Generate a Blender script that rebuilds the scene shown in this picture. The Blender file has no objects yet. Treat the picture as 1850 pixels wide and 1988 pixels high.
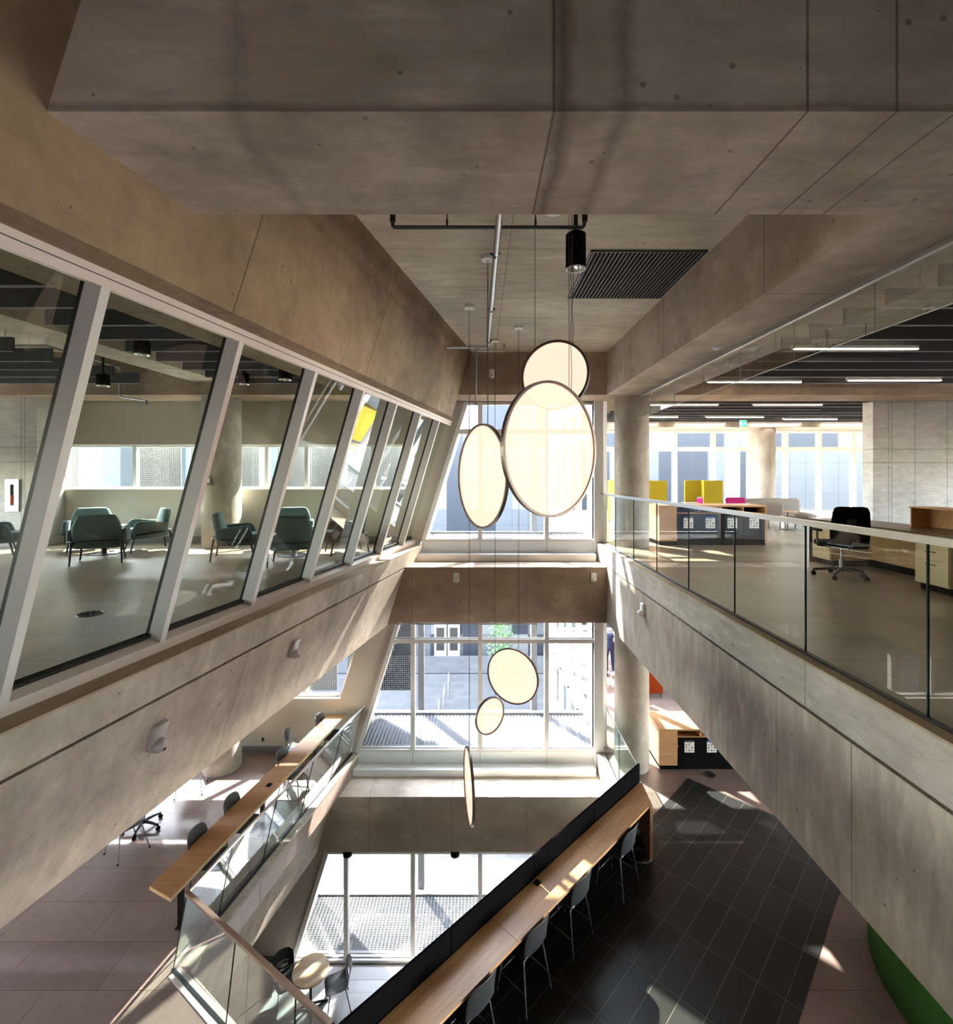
SKY_S=1.95; SUN_A=9; SUN_B=10; EXPO=2.5; DISC_E=.132
import bpy, bmesh, math, random
from mathutils import Vector, Matrix
random.seed(7)
PI = math.pi
SC = bpy.context.scene
COL = SC.collection
CZ = 10.65                      # eye height above the ground floor
F1, F2, F3 = 0.0, 4.6, 9.2      # finished floor heights

def H(h): return CZ + h

# ------------------------------------------------------------------ mesh builder
class MB:
    def __init__(s): s.v = []; s.f = []; s.sm = []
    def add(s, vs, fs, smooth=False):
        b = len(s.v); s.v += [tuple(p) for p in vs]
        for f in fs: s.f.append([b + i for i in f]); s.sm.append(smooth)
        return s
    def hexa(s, p):             # p[0..3] bottom loop, p[4..7] top loop
        return s.add(p, [(3,2,1,0),(4,5,6,7),(0,1,5,4),(1,2,6,5),(2,3,7,6),(3,0,4,7)])
    def box(s, x0, x1, y0, y1, z0, z1):
        return s.hexa([(x0,y0,z0),(x1,y0,z0),(x1,y1,z0),(x0,y1,z0),(x0,y0,z1),(x1,y0,z1),(x1,y1,z1),(x0,y1,z1)])
    def prism(s, poly, z0, z1):  # poly of (x, y), counter-clockwise
        n = len(poly); vs = [(x,y,z0) for x,y in poly] + [(x,y,z1) for x,y in poly]
        fs = [tuple(range(n-1,-1,-1)), tuple(range(n,2*n))] + [(i,(i+1)%n,n+(i+1)%n,n+i) for i in range(n)]
        return s.add(vs, fs)
    def loft(s, A, B):           # two matching loops
        n = len(A)
        return s.add(list(A)+list(B), [tuple(range(n-1,-1,-1)), tuple(range(n,2*n))] + [(i,(i+1)%n,n+(i+1)%n,n+i) for i in range(n)])
    def tube(s, path, r, n=10, caps=True):
        path = [Vector(p) for p in path]; rs = r if isinstance(r,(list,tuple)) else [r]*len(path)
        rings = []; prev = None
        for i,p in enumerate(path):
            if i == 0: t = path[1]-p
            elif i == len(path)-1: t = p-path[i-1]
            else: t = (path[i+1]-p).normalized()+(p-path[i-1]).normalized()
            t.normalize()
            if prev is None:
                a = Vector((0,0,1)) if abs(t.z) < .9 else Vector((1,0,0))
                u = t.cross(a).normalized()
            else:
                u = (prev - t*prev.dot(t)).normalized()
            prev = u; w = t.cross(u)
            rings.append([p + (u*math.cos(2*PI*k/n)+w*math.sin(2*PI*k/n))*rs[i] for k in range(n)])
        vs = [q for R_ in rings for q in R_]; fs = []
        for i in range(len(rings)-1):
            for k in range(n):
                a = i*n+k; b = i*n+(k+1)%n
                fs.append((a,b,b+n,a+n))
        s.add(vs, fs, True)
        if caps:
            s.add(rings[0], [tuple(range(n-1,-1,-1))]); s.add(rings[-1], [tuple(range(n))])
        return s
    def cyl(s, c, r, z0, z1, n=32, r2=None):
        r2 = r if r2 is None else r2
        A = [(c[0]+r*math.cos(2*PI*k/n), c[1]+r*math.sin(2*PI*k/n), z0) for k in range(n)]
        B = [(c[0]+r2*math.cos(2*PI*k/n), c[1]+r2*math.sin(2*PI*k/n), z1) for k in range(n)]
        s.add(A+B, [(k,(k+1)%n,n+(k+1)%n,n+k) for k in range(n)], True)
        s.add(A, [tuple(range(n-1,-1,-1))]); s.add(B, [tuple(range(n))])
        return s
    def lathe(s, prof, c=(0,0), n=32, smooth=True):
        vs = []; fs = []
        for (r,z) in prof:
            for k in range(n): vs.append((c[0]+r*math.cos(2*PI*k/n), c[1]+r*math.sin(2*PI*k/n), z))
        for i in range(len(prof)-1):
            for k in range(n):
                a=i*n+k; b=i*n+(k+1)%n; fs.append((a,b,b+n,a+n))
        return s.add(vs, fs, smooth)
    def rbox(s, c, size, r=.03, rz=0, tilt=0, seg=4):  # rounded box
        bm = bmesh.new(); bmesh.ops.create_cube(bm, size=1)
        for v in bm.verts: v.co = Vector((v.co.x*size[0], v.co.y*size[1], v.co.z*size[2]))
        bmesh.ops.bevel(bm, geom=bm.edges[:], offset=min(r, min(size)*.49), segments=seg, affect='EDGES', profile=.5)
        M = Matrix.Translation(c) @ Matrix.Rotation(rz,4,'Z') @ Matrix.Rotation(tilt,4,'X')
        bm.verts.ensure_lookup_table()
        s.add([M @ v.co for v in bm.verts], [[v.index for v in f.verts] for f in bm.faces], True); bm.free(); return s
    def slab(s, outline, t, M, r=.02, seg=3):   # extruded outline (x,z) with rounded edges, thickness t in y
        bm = bmesh.new(); n=len(outline)
        a=[bm.verts.new((x,-t/2,z)) for x,z in outline]; b=[bm.verts.new((x,t/2,z)) for x,z in outline]
        bm.faces.new(a); bm.faces.new(b[::-1])
        for i in range(n): bm.faces.new((a[(i+1)%n],a[i],b[i],b[(i+1)%n]))
        bmesh.ops.recalc_face_normals(bm, faces=bm.faces[:])
        if r: bmesh.ops.bevel(bm, geom=bm.edges[:], offset=r, segments=seg, affect='EDGES', profile=.5)
        bm.verts.index_update()
        s.add([M @ v.co for v in bm.verts], [[v.index for v in f.verts] for f in bm.faces], bool(r)); bm.free(); return s
    def sphere(s, c, r, n=14, sc=(1,1,1)):
        vs=[];fs=[]; m=n//2
        for i in range(m+1):
            th=PI*i/m
            for k in range(n):
                ph=2*PI*k/n; vs.append((c[0]+r*sc[0]*math.sin(th)*math.cos(ph), c[1]+r*sc[1]*math.sin(th)*math.sin(ph), c[2]+r*sc[2]*math.cos(th)))
        for i in range(m):
            for k in range(n):
                a=i*n+k;b=i*n+(k+1)%n; fs.append((a,a+n,b+n,b))
        return s.add(vs,fs,True)
    def xf(s, M):
        s.v = [tuple(M @ Vector(p)) for p in s.v]; return s

def obj(name, mb, mat, parent=None, solid=0, bevel=0, sub=0):
    me = bpy.data.meshes.new(name); me.from_pydata(mb.v, [], mb.f); me.validate()
    bm = bmesh.new(); bm.from_mesh(me)
    bmesh.ops.recalc_face_normals(bm, faces=bm.faces[:]); bm.to_mesh(me); bm.free()
    if len(me.polygons) == len(mb.sm):
        me.polygons.foreach_set('use_smooth', mb.sm)
    o = bpy.data.objects.new(name, me); COL.objects.link(o)
    me.materials.append(mat)
    if parent is not None: o.parent = parent
    if solid:
        m = o.modifiers.new('t','SOLIDIFY'); m.thickness = solid; m.offset = 0
    if bevel:
        m = o.modifiers.new('b','BEVEL'); m.width = bevel; m.segments = 2; m.limit_method='ANGLE'
    if sub:
        m = o.modifiers.new('s','SUBSURF'); m.levels = sub; m.render_levels = sub
    return o
def tag(o, label, cat, group=None):
    o['label'] = label; o['category'] = cat
    if group: o['group'] = group
    return o
def thing(name, label, cat, loc=(0,0,0), rz=0, group=None):
    o = bpy.data.objects.new(name, None); COL.objects.link(o); o.empty_display_size=.1
    o.location = loc; o.rotation_euler = (0,0,rz)
    return tag(o, label, cat, group)
def struct(name, mb, mat, parent=None, **k):
    o = obj(name, mb, mat, parent, **k)
    if parent is None: o['kind'] = 'structure'
    return o
def kids(o): return [c for c in COL.objects if c.parent == o]
def copy_tree(root, loc, rz, label, group=None):
    def rec(o, par):
        c = o.copy(); COL.objects.link(c)
        if par is not None: c.parent = par
        for ch in kids(o): rec(ch, c)
        return c
    r = rec(root, None); r.location = loc; r.rotation_euler = (0,0,rz); r['label'] = label
    if group: r['group'] = group
    return r

# ------------------------------------------------------------------ materials
class NT:
    def __init__(s, name):
        s.m = bpy.data.materials.new(name); s.m.use_nodes = True; s.t = s.m.node_tree; s.t.nodes.clear()
        s.out = s.n('ShaderNodeOutputMaterial')
    def n(s, t, **k):
        o = s.t.nodes.new(t)
        for a,b in k.items(): setattr(o, a, b)
        return o
    def l(s, a, b): s.t.links.new(a, b)
    def math(s, op, a, b=None, c=None):
        o = s.n('ShaderNodeMath', operation=op)
        for i,x in enumerate((a,b,c)):
            if x is None: continue
            if hasattr(x,'is_linked'): s.l(x, o.inputs[i])
            else: o.inputs[i].default_value = x
        return o.outputs[0]
    def mix(s, fac, a, b, bt='MIX'):
        o = s.n('ShaderNodeMix', data_type='RGBA', blend_type=bt)
        for i,x in ((0,fac),(6,a),(7,b)):
            if hasattr(x,'is_linked'): s.l(x, o.inputs[i])
            elif i == 0: o.inputs[0].default_value = x
            else: o.inputs[i].default_value = (*x[:3],1)
        return o.outputs[2]
    def pos(s, obj=False):
        if obj: return s.n('ShaderNodeTexCoord').outputs['Object']
        return s.n('ShaderNodeNewGeometry').outputs['Position']
    def noise(s, vec, scale, detail=4, rough=.55, stretch=None):
        if stretch:
            mp = s.n('ShaderNodeMapping'); mp.inputs['Scale'].default_value = stretch; s.l(vec, mp.inputs[0]); vec = mp.outputs[0]
        o = s.n('ShaderNodeTexNoise'); o.inputs['Scale'].default_value = scale
        o.inputs['Detail'].default_value = detail; o.inputs['Roughness'].default_value = rough
        s.l(vec, o.inputs['Vector']); return o.outputs['Fac']
    def ramp(s, f, a, b, ca=(0,0,0), cb=(1,1,1)):
        o = s.n('ShaderNodeValToRGB'); e = o.color_ramp.elements
        e[0].position=a; e[1].position=b; e[0].color=(*ca,1); e[1].color=(*cb,1); s.l(f, o.inputs[0]); return o.outputs[0]
    def bsdf(s, col, rough=.5, metal=0, spec=.5, bump=None, bstr=.2, bdist=.01, **k):
        b = s.n('ShaderNodeBsdfPrincipled')
        if hasattr(col,'is_linked'): s.l(col, b.inputs['Base Color'])
        else: b.inputs['Base Color'].default_value = (*col[:3],1)
        if hasattr(rough,'is_linked'): s.l(rough, b.inputs['Roughness'])
        else: b.inputs['Roughness'].default_value = rough
        b.inputs['Metallic'].default_value = metal; b.inputs['Specular IOR Level'].default_value = spec
        if bump is not None:
            bp = s.n('ShaderNodeBump'); bp.inputs['Strength'].default_value=bstr; bp.inputs['Distance'].default_value=bdist
            s.l(bump, bp.inputs['Height']); s.l(bp.outputs[0], b.inputs['Normal'])
        return b.outputs[0]
    def done(s, sh): s.l(sh, s.out.inputs['Surface']); return s.m

def concrete(name, dark, light, joints=(), rough=.75, stretch=(1,1,1), grain=(1,1,4), pits=.5, jw=.006, stains=()):
    m = NT(name); p = m.pos()
    a = m.noise(p, .7, 5, .6, stretch); b = m.noise(p, 3.2, 8, .65, grain); c = m.noise(p, 22, 6, .75); c2 = m.noise(p, 7, 6, .7, grain)
    f = m.math('ADD', m.math('MULTIPLY', a, .75), m.math('MULTIPLY', b, .5))
    col = m.mix(m.ramp(f, .47, .76), dark, light)
    # patchy damp stains
    st = m.ramp(m.noise(p, .45, 3, .5, (1.3,1.3,.8)), .52, .66)
    col = m.mix(m.math('MULTIPLY', st, .45), col, tuple(x*.62 for x in dark))
    hue = m.ramp(m.noise(p, .33, 2, .5), .40, .62)
    col = m.mix(m.math('MULTIPLY', hue, .22), col, (light[0]*1.0, light[1]*.84, light[2]*.70))
    col = m.mix(m.math('MULTIPLY', m.ramp(b, .58, .75), .35), col, tuple(min(1,x*1.25) for x in light))
    col = m.mix(m.math('MULTIPLY', c, .25), col, tuple(x*.55 for x in light))
    col = m.mix(m.math('MULTIPLY', m.ramp(c2, .50, .68), .42), col, tuple(x*.50 for x in light))
    col = m.mix(m.math('MULTIPLY', m.ramp(c2, .50, .36), .0), col, light)
    v = m.n('ShaderNodeTexVoronoi'); v.inputs['Scale'].default_value = 7; m.l(p, v.inputs['Vector'])
    n2 = m.noise(p, 2.1, 2)
    th = m.math('MULTIPLY', m.ramp(n2, .34, .62), .105)
    pit = m.math('LESS_THAN', v.outputs['Distance'], th)
    col = m.mix(m.math('MULTIPLY', pit, pits), col, (.045,.04,.035))
    for ax,val,wd,amt in stains:      # damp marks left in the concrete
        sp = m.n('ShaderNodeSeparateXYZ'); m.l(p, sp.inputs[0])
        wv = m.math('MULTIPLY', m.math('SUBTRACT', m.noise(p, 2.5, 4, .7), .5), wd*2.2)
        d = m.math('ABSOLUTE', m.math('ADD', m.math('SUBTRACT', sp.outputs['XYZ'.index(ax)], val), wv))
        k = m.math('SUBTRACT', 1.0, m.math('DIVIDE', d, wd)); k.node.use_clamp = True
        col = m.mix(m.math('MULTIPLY', k, amt), col, tuple(x*.35 for x in dark))
    if joints:
        sep = m.n('ShaderNodeSeparateXYZ'); m.l(p, sep.inputs[0]); tot = None
        wob = m.math('MULTIPLY', m.math('SUBTRACT', c, .5), .006)
        for ax, val in joints:
            d = m.math('ABSOLUTE', m.math('ADD', m.math('SUBTRACT', sep.outputs['XYZ'.index(ax)], val), wob))
            k = m.math('LESS_THAN', d, jw)
            tot = k if tot is None else m.math('MAXIMUM', tot, k)
        col = m.mix(m.math('MULTIPLY', tot, .75), col, tuple(x*.3 for x in dark))
    return m.done(m.bsdf(col, rough, spec=.35, bump=b, bstr=.25, bdist=.02))

def plain(name, col, rough=.5, metal=0, spec=.5, nz=0, nscale=30, **k):
    m = NT(name)
    if nz:
        f = m.noise(m.pos(True), nscale, 4)
        c = m.mix(m.math('MULTIPLY', f, nz*2), col, tuple(x*.6 for x in col))
        return m.done(m.bsdf(c, rough, metal, spec, bump=f, bstr=.15, bdist=.003))
    return m.done(m.bsdf(col, rough, metal, spec))

def tiles(name, c1, c2, joint, tw, th, ox=0, oy=0, rot=0, rough=.4, mortar=.004, offset=.5, spec=.5):
    m = NT(name); p = m.pos()
    mp = m.n('ShaderNodeMapping'); mp.inputs['Rotation'].default_value=(0,0,rot); mp.inputs['Location'].default_value=(ox,oy,0)
    m.l(p, mp.inputs[0])
    b = m.n('ShaderNodeTexBrick'); b.offset = offset; b.squash = 1
    b.inputs['Scale'].default_value = 1; b.inputs['Brick Width'].default_value=tw; b.inputs['Row Height'].default_value=th
    b.inputs['Mortar Size'].default_value=mortar; b.inputs['Mortar Smooth'].default_value=.1
    b.inputs['Color1'].default_value=(0,0,0,1); b.inputs['Color2'].default_value=(1,1,1,1); b.inputs['Mortar'].default_value=(.5,.5,.5,1)
    m.l(mp.outputs[0], b.inputs['Vector'])
    n = m.noise(p, 1.1, 6, .6); n2 = m.noise(p, 9, 5, .7)
    f = m.math('ADD', m.math('MULTIPLY', n, .6), m.math('MULTIPLY', n2, .4))
    f = m.math('ADD', f, m.math('MULTIPLY', m.math('SUBTRACT', b.outputs['Color'], .5), .18))
    col = m.mix(m.ramp(f, .35, .68), c1, c2)
    col = m.mix(b.outputs['Fac'], col, joint)
    return m.done(m.bsdf(col, rough, spec=spec, bump=n2, bstr=.08, bdist=.005))

def glass(name, tint=(.93,.97,.95), ior=1.45, refl=1.0, rough=0.0):
    m = NT(name)
    t = m.n('ShaderNodeBsdfTransparent'); t.inputs[0].default_value=(*tint,1)
    g = m.n('ShaderNodeBsdfGlossy'); g.inputs['Roughness'].default_value=rough; g.inputs[0].default_value=(1,1,1,1)
    fr = m.n('ShaderNodeFresnel'); fr.inputs['IOR'].default_value=ior
    mx = m.n('ShaderNodeMixShader'); m.l(m.math('MULTIPLY', fr.outputs[0], refl), mx.inputs[0]); m.l(t.outputs[0], mx.inputs[1]); m.l(g.outputs[0], mx.inputs[2])
    return m.done(mx.outputs[0])

def perforated(name, col, px, py, axes, rad=None, slot=None):
    m = NT(name); sep = m.n('ShaderNodeSeparateXYZ'); m.l(m.pos(), sep.inputs[0])
    a = m.math('FRACT', m.math('DIVIDE', sep.outputs[axes[0]], px)); row = m.math('DIVIDE', sep.outputs[axes[1]], py); b = m.math('FRACT', row)
    if rad:
        da = m.math('SUBTRACT', a, .5); db = m.math('SUBTRACT', b, .5)
        d = m.math('SQRT', m.math('ADD', m.math('MULTIPLY', da, da), m.math('MULTIPLY', db, db)))
        hole = m.math('LESS_THAN', d, rad)
    else:
        hole = m.math('MULTIPLY', m.math('LESS_THAN', a, slot[0]), m.math('LESS_THAN', b, slot[1]))
    t = m.n('ShaderNodeBsdfTransparent'); s = m.bsdf(col, .7, 0, spec=.08)
    mx = m.n('ShaderNodeMixShader'); m.l(hole, mx.inputs[0]); m.l(s, mx.inputs[1]); m.l(t.outputs[0], mx.inputs[2])
    return m.done(mx.outputs[0])

def emit(name, col, s):
    m = NT(name); e = m.n('ShaderNodeEmission'); e.inputs[0].default_value=(*col,1); e.inputs[1].default_value=s
    return m.done(e.outputs[0])

def wood(name, c1, c2, scale=1.0, stretch=(1,12,12), rough=.4, rot=0):
    m = NT(name); p = m.pos(True)
    mr = m.n('ShaderNodeMapping'); mr.inputs['Rotation'].default_value=(0,0,rot); m.l(p, mr.inputs[0])
    a = m.noise(mr.outputs[0], 2.2*scale, 6, .6, stretch); b = m.noise(p, .9, 2)
    col = m.mix(m.ramp(m.math('ADD', m.math('MULTIPLY', a, .7), m.math('MULTIPLY', b, .3)), .35, .7), c1, c2)
    return m.done(m.bsdf(col, rough, spec=.4))

CW = dict(dark=(.135,.105,.078), light=(.40,.325,.25))     # warm concrete
CG = dict(dark=(.22,.195,.165), light=(.47,.44,.39))       # grey concrete
M = {}
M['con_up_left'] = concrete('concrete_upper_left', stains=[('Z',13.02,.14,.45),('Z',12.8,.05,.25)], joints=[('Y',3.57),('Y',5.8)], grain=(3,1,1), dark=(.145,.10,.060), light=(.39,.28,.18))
M['con_up_right'] = concrete('concrete_upper_right', joints=[('Y',4.39),('Y',6.79),('Y',8.6)], grain=(1,1,1), dark=(.30,.25,.195), light=(.62,.545,.455))
M['con_cross'] = concrete('concrete_cross', stains=[('X',.39,.075,.75),('X',.65,.06,.5),('Z',12.30,.035,.5),('X',-1.1,.08,.3)], joints=[('X',.335),('X',1.47),('X',1.87),('X',2.14)], grain=(.5,2,2), dark=(.33,.275,.22), light=(.72,.63,.54))
M['con_ceiling'] = concrete('concrete_ceiling', joints=[('Y',5.36),('Y',6.54),('Y',7.67),('X',.325)], grain=(.5,3,1), jw=.004, dark=(.33,.30,.235), light=(.68,.635,.52))
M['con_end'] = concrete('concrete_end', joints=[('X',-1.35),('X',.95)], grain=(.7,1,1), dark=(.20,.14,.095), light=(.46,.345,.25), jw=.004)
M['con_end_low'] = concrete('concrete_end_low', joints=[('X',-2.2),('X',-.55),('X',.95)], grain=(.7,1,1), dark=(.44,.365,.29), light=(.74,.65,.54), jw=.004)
M['con_left'] = concrete('concrete_left', joints=[('Y',5.15),('Y',2.6),('Y',7.9)], grain=(1,1.5,1), jw=.004, dark=(.27,.225,.18), light=(.58,.505,.42))
M['con_right'] = concrete('concrete_right', joints=[('Y',3.36),('Y',4.21),('Y',7.25)], grain=(1,3,.8), pits=.75, jw=.004, dark=(.20,.175,.14), light=(.50,.45,.375))
M['con_edge'] = concrete('concrete_edge', joints=[('Y',3.84),('Y',6.23),('Y',8.6)], pits=.75, jw=.004, dark=(.24,.215,.18), light=(.50,.46,.41))
M['con_ledge'] = concrete('concrete_ledge', dark=(.26,.19,.12), light=(.46,.36,.25), pits=.2)
M['con_col'] = concrete('concrete_column', grain=(1,1,.6), pits=.25, dark=(.24,.205,.17), light=(.48,.43,.37))
M['con_wall'] = concrete('concrete_shear', joints=[('X',8.92),('X',8.99),('X',9.5),('X',10.2),('Z',H(.594)),('X',-9.33),('X',-9.40),('Z',H(.3))], pits=.5, dark=(.32,.31,.29), light=(.55,.54,.51))
M['floor3'] = tiles('floor_tile_upper', (.24,.185,.13), (.345,.275,.20), (.14,.11,.08), 1.2, .6, 0, .35, rough=.32)
M['floor2'] = tiles('floor_tile_middle', (.18,.12,.10), (.27,.195,.165), (.09,.062,.05), 1.2, .6, .3, .24, rough=.36)
M['floor1'] = tiles('floor_tile_lower', (.36,.355,.34), (.45,.445,.43), (.24,.24,.23), 1.2, .6, .2, .1, rough=.4)
M['slate'] = tiles('slate_tile', (.014,.016,.014), (.040,.042,.038), (.22,.21,.19), .30, .60, .0, .0, rot=0, rough=.38, mortar=.0025, offset=0, spec=.35)
M['plaster'] = plain('plaster_cream', (.50,.46,.39), .8, spec=.2, nz=.04, nscale=3)
M['base'] = plain('rubber_base_grey', (.16,.15,.14), .6)
M['frame'] = plain('painted_aluminium', (.62,.60,.57), .4, .0, .4)
M['frame_w'] = plain('white_aluminium', (.74,.74,.73), .4, 0, .4)
M['frame_p'] = plain('pale_blush_aluminium', (.66,.56,.51), .4, 0, .4)
M['gasket'] = plain('black_gasket', (.008,.009,.009), .5)
M['frame_o'] = plain('outdoor_grey_metal', (.22,.224,.23), .7, 0, .1)
M['glass'] = glass('window_glass', (.90,.93,.93), 1.4, .4)
M['glass_l'] = glass('interior_glass_green', (.72,.77,.69), 1.5, .35)
M['glass_r'] = glass('railing_glass', (.84,.90,.87), 1.5, .6)
M['glass_t'] = glass('teal_railing_glass', (.66,.83,.79), 1.5, .55)
M['glass_edge'] = plain('glass_edge_dark', (.01,.03,.026), .2)
M['steel'] = plain('brushed_steel', (.62,.61,.59), .28, 1.0)
M['steel_warm'] = plain('bronzed_rail', (.46,.36,.29), .32, .9)
M['pipe'] = plain('galvanised_pipe', (.42,.42,.42), .35, .85)
M['pipe_d'] = plain('dark_pipe', (.06,.06,.06), .45, .3)
M['black'] = plain('matt_black', (.004,.004,.0045), .7, 0, .05)
M['black_m'] = plain('black_metal', (.018,.018,.019), .35, .4)
M['plastic'] = plain('black_plastic', (.020,.021,.024), .42)
M['shell_g'] = plain('grey_shell', (.035,.036,.04), .5)
M['chrome'] = plain('chrome', (.42,.42,.44), .25, .8)
M['white'] = plain('white_plastic', (.75,.75,.73), .4)
M['wrap'] = plain('dusty_wrapped_plastic', (.48,.44,.41), .25, 0, .6, nz=.3, nscale=60)
M['trimdark']=plain('baffle_trim',(.13,.13,.13),.6)
M['felt'] = plain('charcoal_felt', (.085,.087,.09), .95, spec=.1, nz=.2, nscale=80)
M['maple'] = wood('maple_ply', (.46,.24,.10), (.66,.385,.19))
M['maple_bar'] = wood('maple_ply_bar', (.48,.255,.11), (.70,.42,.21), rot=-PI/4)
M['maple_l'] = wood('maple_light', (.58,.42,.25), (.70,.53,.34))
M['maple_w'] = wood('maple_pale', (.76,.63,.44), (.82,.70,.52))
M['ply_edge'] = plain('ply_edge', (.50,.36,.21), .5)
M['walnut'] = wood('dark_worktop', (.10,.055,.035), (.17,.10,.065), rough=.3)
M['teal'] = plain('sage_teal_fabric', (.11,.15,.148), .9, spec=.15, nz=.12, nscale=120)
M['yellow'] = plain('mustard_yellow_felt', (.36,.27,.02), .9, spec=.1, nz=.1, nscale=60)
M['orange'] = plain('burnt_orange_felt', (.24,.034,.005), .9, spec=.1, nz=.1, nscale=60)
M['magenta'] = plain('magenta_fabric', (.33,.015,.12), .9, spec=.1)
M['green'] = plain('forest_green_fabric', (.055,.16,.035), .9, spec=.12, nz=.1, nscale=90)
M['sofa'] = plain('taupe_fabric', (.27,.235,.21), .9, spec=.1, nz=.1, nscale=80)
M['paper'] = plain('poster_paper', (.80,.77,.75), .6)
M['ink'] = plain('poster_ink', (.05,.05,.05), .6)
M['blue'] = plain('poster_blue', (.02,.10,.45), .5)
M['signgreen'] = emit('exit_green', (.02,.42,.16), 1.1)
M['signwhite'] = emit('exit_white', (.9,1,.92), 1.3)
M['lamp'] = emit('linear_lamp', (1,.80,.62), 7)
M['lampcup'] = plain('lamp_reflector', (.8,.78,.72), .15, 1)
M['skin'] = plain('skin', (.45,.24,.16), .6)
M['navy'] = plain('navy_cloth', (.012,.022,.07), .85)
M['hair'] = plain('dark_hair', (.02,.013,.01), .7)
M['leaf'] = plain('leaf', (.09,.20,.06), .6)
M['bark'] = plain('bark', (.16,.12,.09), .9)
M['grate'] = perforated('metal_grating', (.085,.087,.09), .085, .045, (0,1), slot=(.74,.62))
M['perf'] = perforated('perforated_screen', (.12,.123,.126), .05, .05, (0,2), rad=.30)
M['fgrille'] = perforated('floor_heating_grille', (.60,.60,.60), .03, .05, (0,1), slot=(.4,.7))
M['paving'] = tiles('street_paving', (.045,.045,.047), (.065,.065,.065), (.03,.03,.03), .8, .4, rough=.9, spec=.05)
# opposite facade: pale glass and panel strips
m = NT('opposite_facade'); p = m.pos(); sep = m.n('ShaderNodeSeparateXYZ'); m.l(p, sep.inputs[0])
q = m.math('FLOOR', m.math('DIVIDE', sep.outputs[0], 1.1)); qz = m.math('FLOOR', m.math('DIVIDE', sep.outputs[2], 4.2))
cb = m.n('ShaderNodeCombineXYZ'); m.l(q, cb.inputs[0]); m.l(qz, cb.inputs[1])
wn = m.n('ShaderNodeTexWhiteNoise', noise_dimensions='2D'); m.l(cb.outputs[0], wn.inputs['Vector'])
col = m.mix(m.math('GREATER_THAN', wn.outputs['Value'], .52), (.012,.015,.02), (.045,.05,.056))
col = m.mix(m.math('GREATER_THAN', wn.outputs['Value'], .80), col, (.075,.078,.08))
j = m.math('LESS_THAN', m.math('FRACT', m.math('DIVIDE', sep.outputs[2], 1.05)), .03)
j2 = m.math('LESS_THAN', m.math('FRACT', m.math('DIVIDE', sep.outputs[0], 1.1)), .05)
col = m.mix(m.math('MULTIPLY', m.math('MAXIMUM', j, j2), .6), col, (.02,.024,.03))
M['facade'] = m.done(m.bsdf(col, .5, spec=.2))
# glowing translucent disc: gives off warm light, stays see-through
m = NT('glowing_disc'); t = m.n('ShaderNodeBsdfTransparent'); t.inputs[0].default_value=(.66,.43,.33,1)
e = m.n('ShaderNodeEmission'); e.inputs[0].default_value=(1,.83,.68,1); e.inputs[1].default_value=DISC_E if 'DISC_E' in globals() else .72
a = m.n('ShaderNodeAddShader'); m.l(t.outputs[0], a.inputs[0]); m.l(e.outputs[0], a.inputs[1]); M['disc'] = m.done(a.outputs[0])
M['rim'] = plain('bronze_rim', (.10,.072,.06), .35, .6)

m = NT('black_screen_felt'); df = m.n('ShaderNodeBsdfDiffuse'); df.inputs[0].default_value=(.006,.006,.007,1); M['screen'] = m.done(df.outputs[0])
# ------------------------------------------------------------------ geometry frames of the leaning left side
def XP(Y, h): return .2*Y - 2.88 + .31*h          # concrete faces
def FP(Yk, h, off=0.0):                            # glazing plane; off = inward (away from the atrium)
    n = Vector((1,-.2,-.31)).normalized()
    p = Vector((.2*Yk-3.086+.298*h, Yk-.06*h, H(h)))
    return p - n*off
def band(mb, prof, Y0, Y1):                        # prof: list of (dx, h) relative to the leaning plane, run along the wall
    A = [(XP(Y0,h)+dx, Y0, H(h)) for dx,h in prof]; B = [(XP(Y1,h)+dx, Y1, H(h)) for dx,h in prof]
    return mb.loft(A, B)
YW = 10.75                                         # end window plane
XE = lambda h: -.74 + .31*h                        # leaning edge of the end windows
Y0B = -5.0

# ------------------------------------------------------------------ floors and ceiling
mb = MB().box(-12, 17, Y0B, 10.9, -.3, F1); mb.box(2.75, 17, 10.9, 19.3, -.3, F1); struct('floor', mb, M['floor1'])
xl = lambda Y,h: XP(Y,h)
# middle floor: U-shape around the opening
hB = F2-CZ
poly = [(-12,Y0B),(17,Y0B),(17,19.3),(2.75,19.3),(2.75,10.7),(2.60,10.7),(2.60,8.24),(-1.22,4.42),(xl(6.0,hB)-.02,6.0),(xl(10.7,hB)-.02,10.7),(-12,10.7)]
struct('floor_middle', MB().prism(poly, F2-.38, F2), M['floor2'])
# the slate inlay in the middle floor
S = math.sqrt(2)
poly = [(4.19,9.81),(-9.6,-3.98),(-5.86,-3.98),(6.06,7.94)]
# keep the part on this side of the opening
inl = MB().prism([(4.19,9.81),(-1.26,4.36),(-9.6,-3.98),(-5.86,-3.98),(6.06,7.94)], F2+.0, F2+.004)
ms = NT('slate_inlay'); p = ms.pos()
mp = ms.n('ShaderNodeMapping'); mp.vector_type='POINT'; mp.inputs['Rotation'].default_value=(0,0,-PI/4); mp.inputs['Location'].default_value=(.262,-.042,0); ms.l(p, mp.inputs[0])
b = ms.n('ShaderNodeTexBrick'); b.offset=0; b.inputs['Scale'].default_value=1; b.inputs['Brick Width'].default_value=.845; b.inputs['Row Height'].default_value=.29
b.inputs['Mortar Size'].default_value=.0028; b.inputs['Mortar Smooth'].default_value=0; b.inputs['Color1'].default_value=(0,0,0,1); b.inputs['Color2'].default_value=(1,1,1,1)
ms.l(mp.outputs[0], b.inputs['Vector'])
n1 = ms.noise(p, 1.6, 7, .6); n2 = ms.noise(p, .5, 2)
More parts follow.
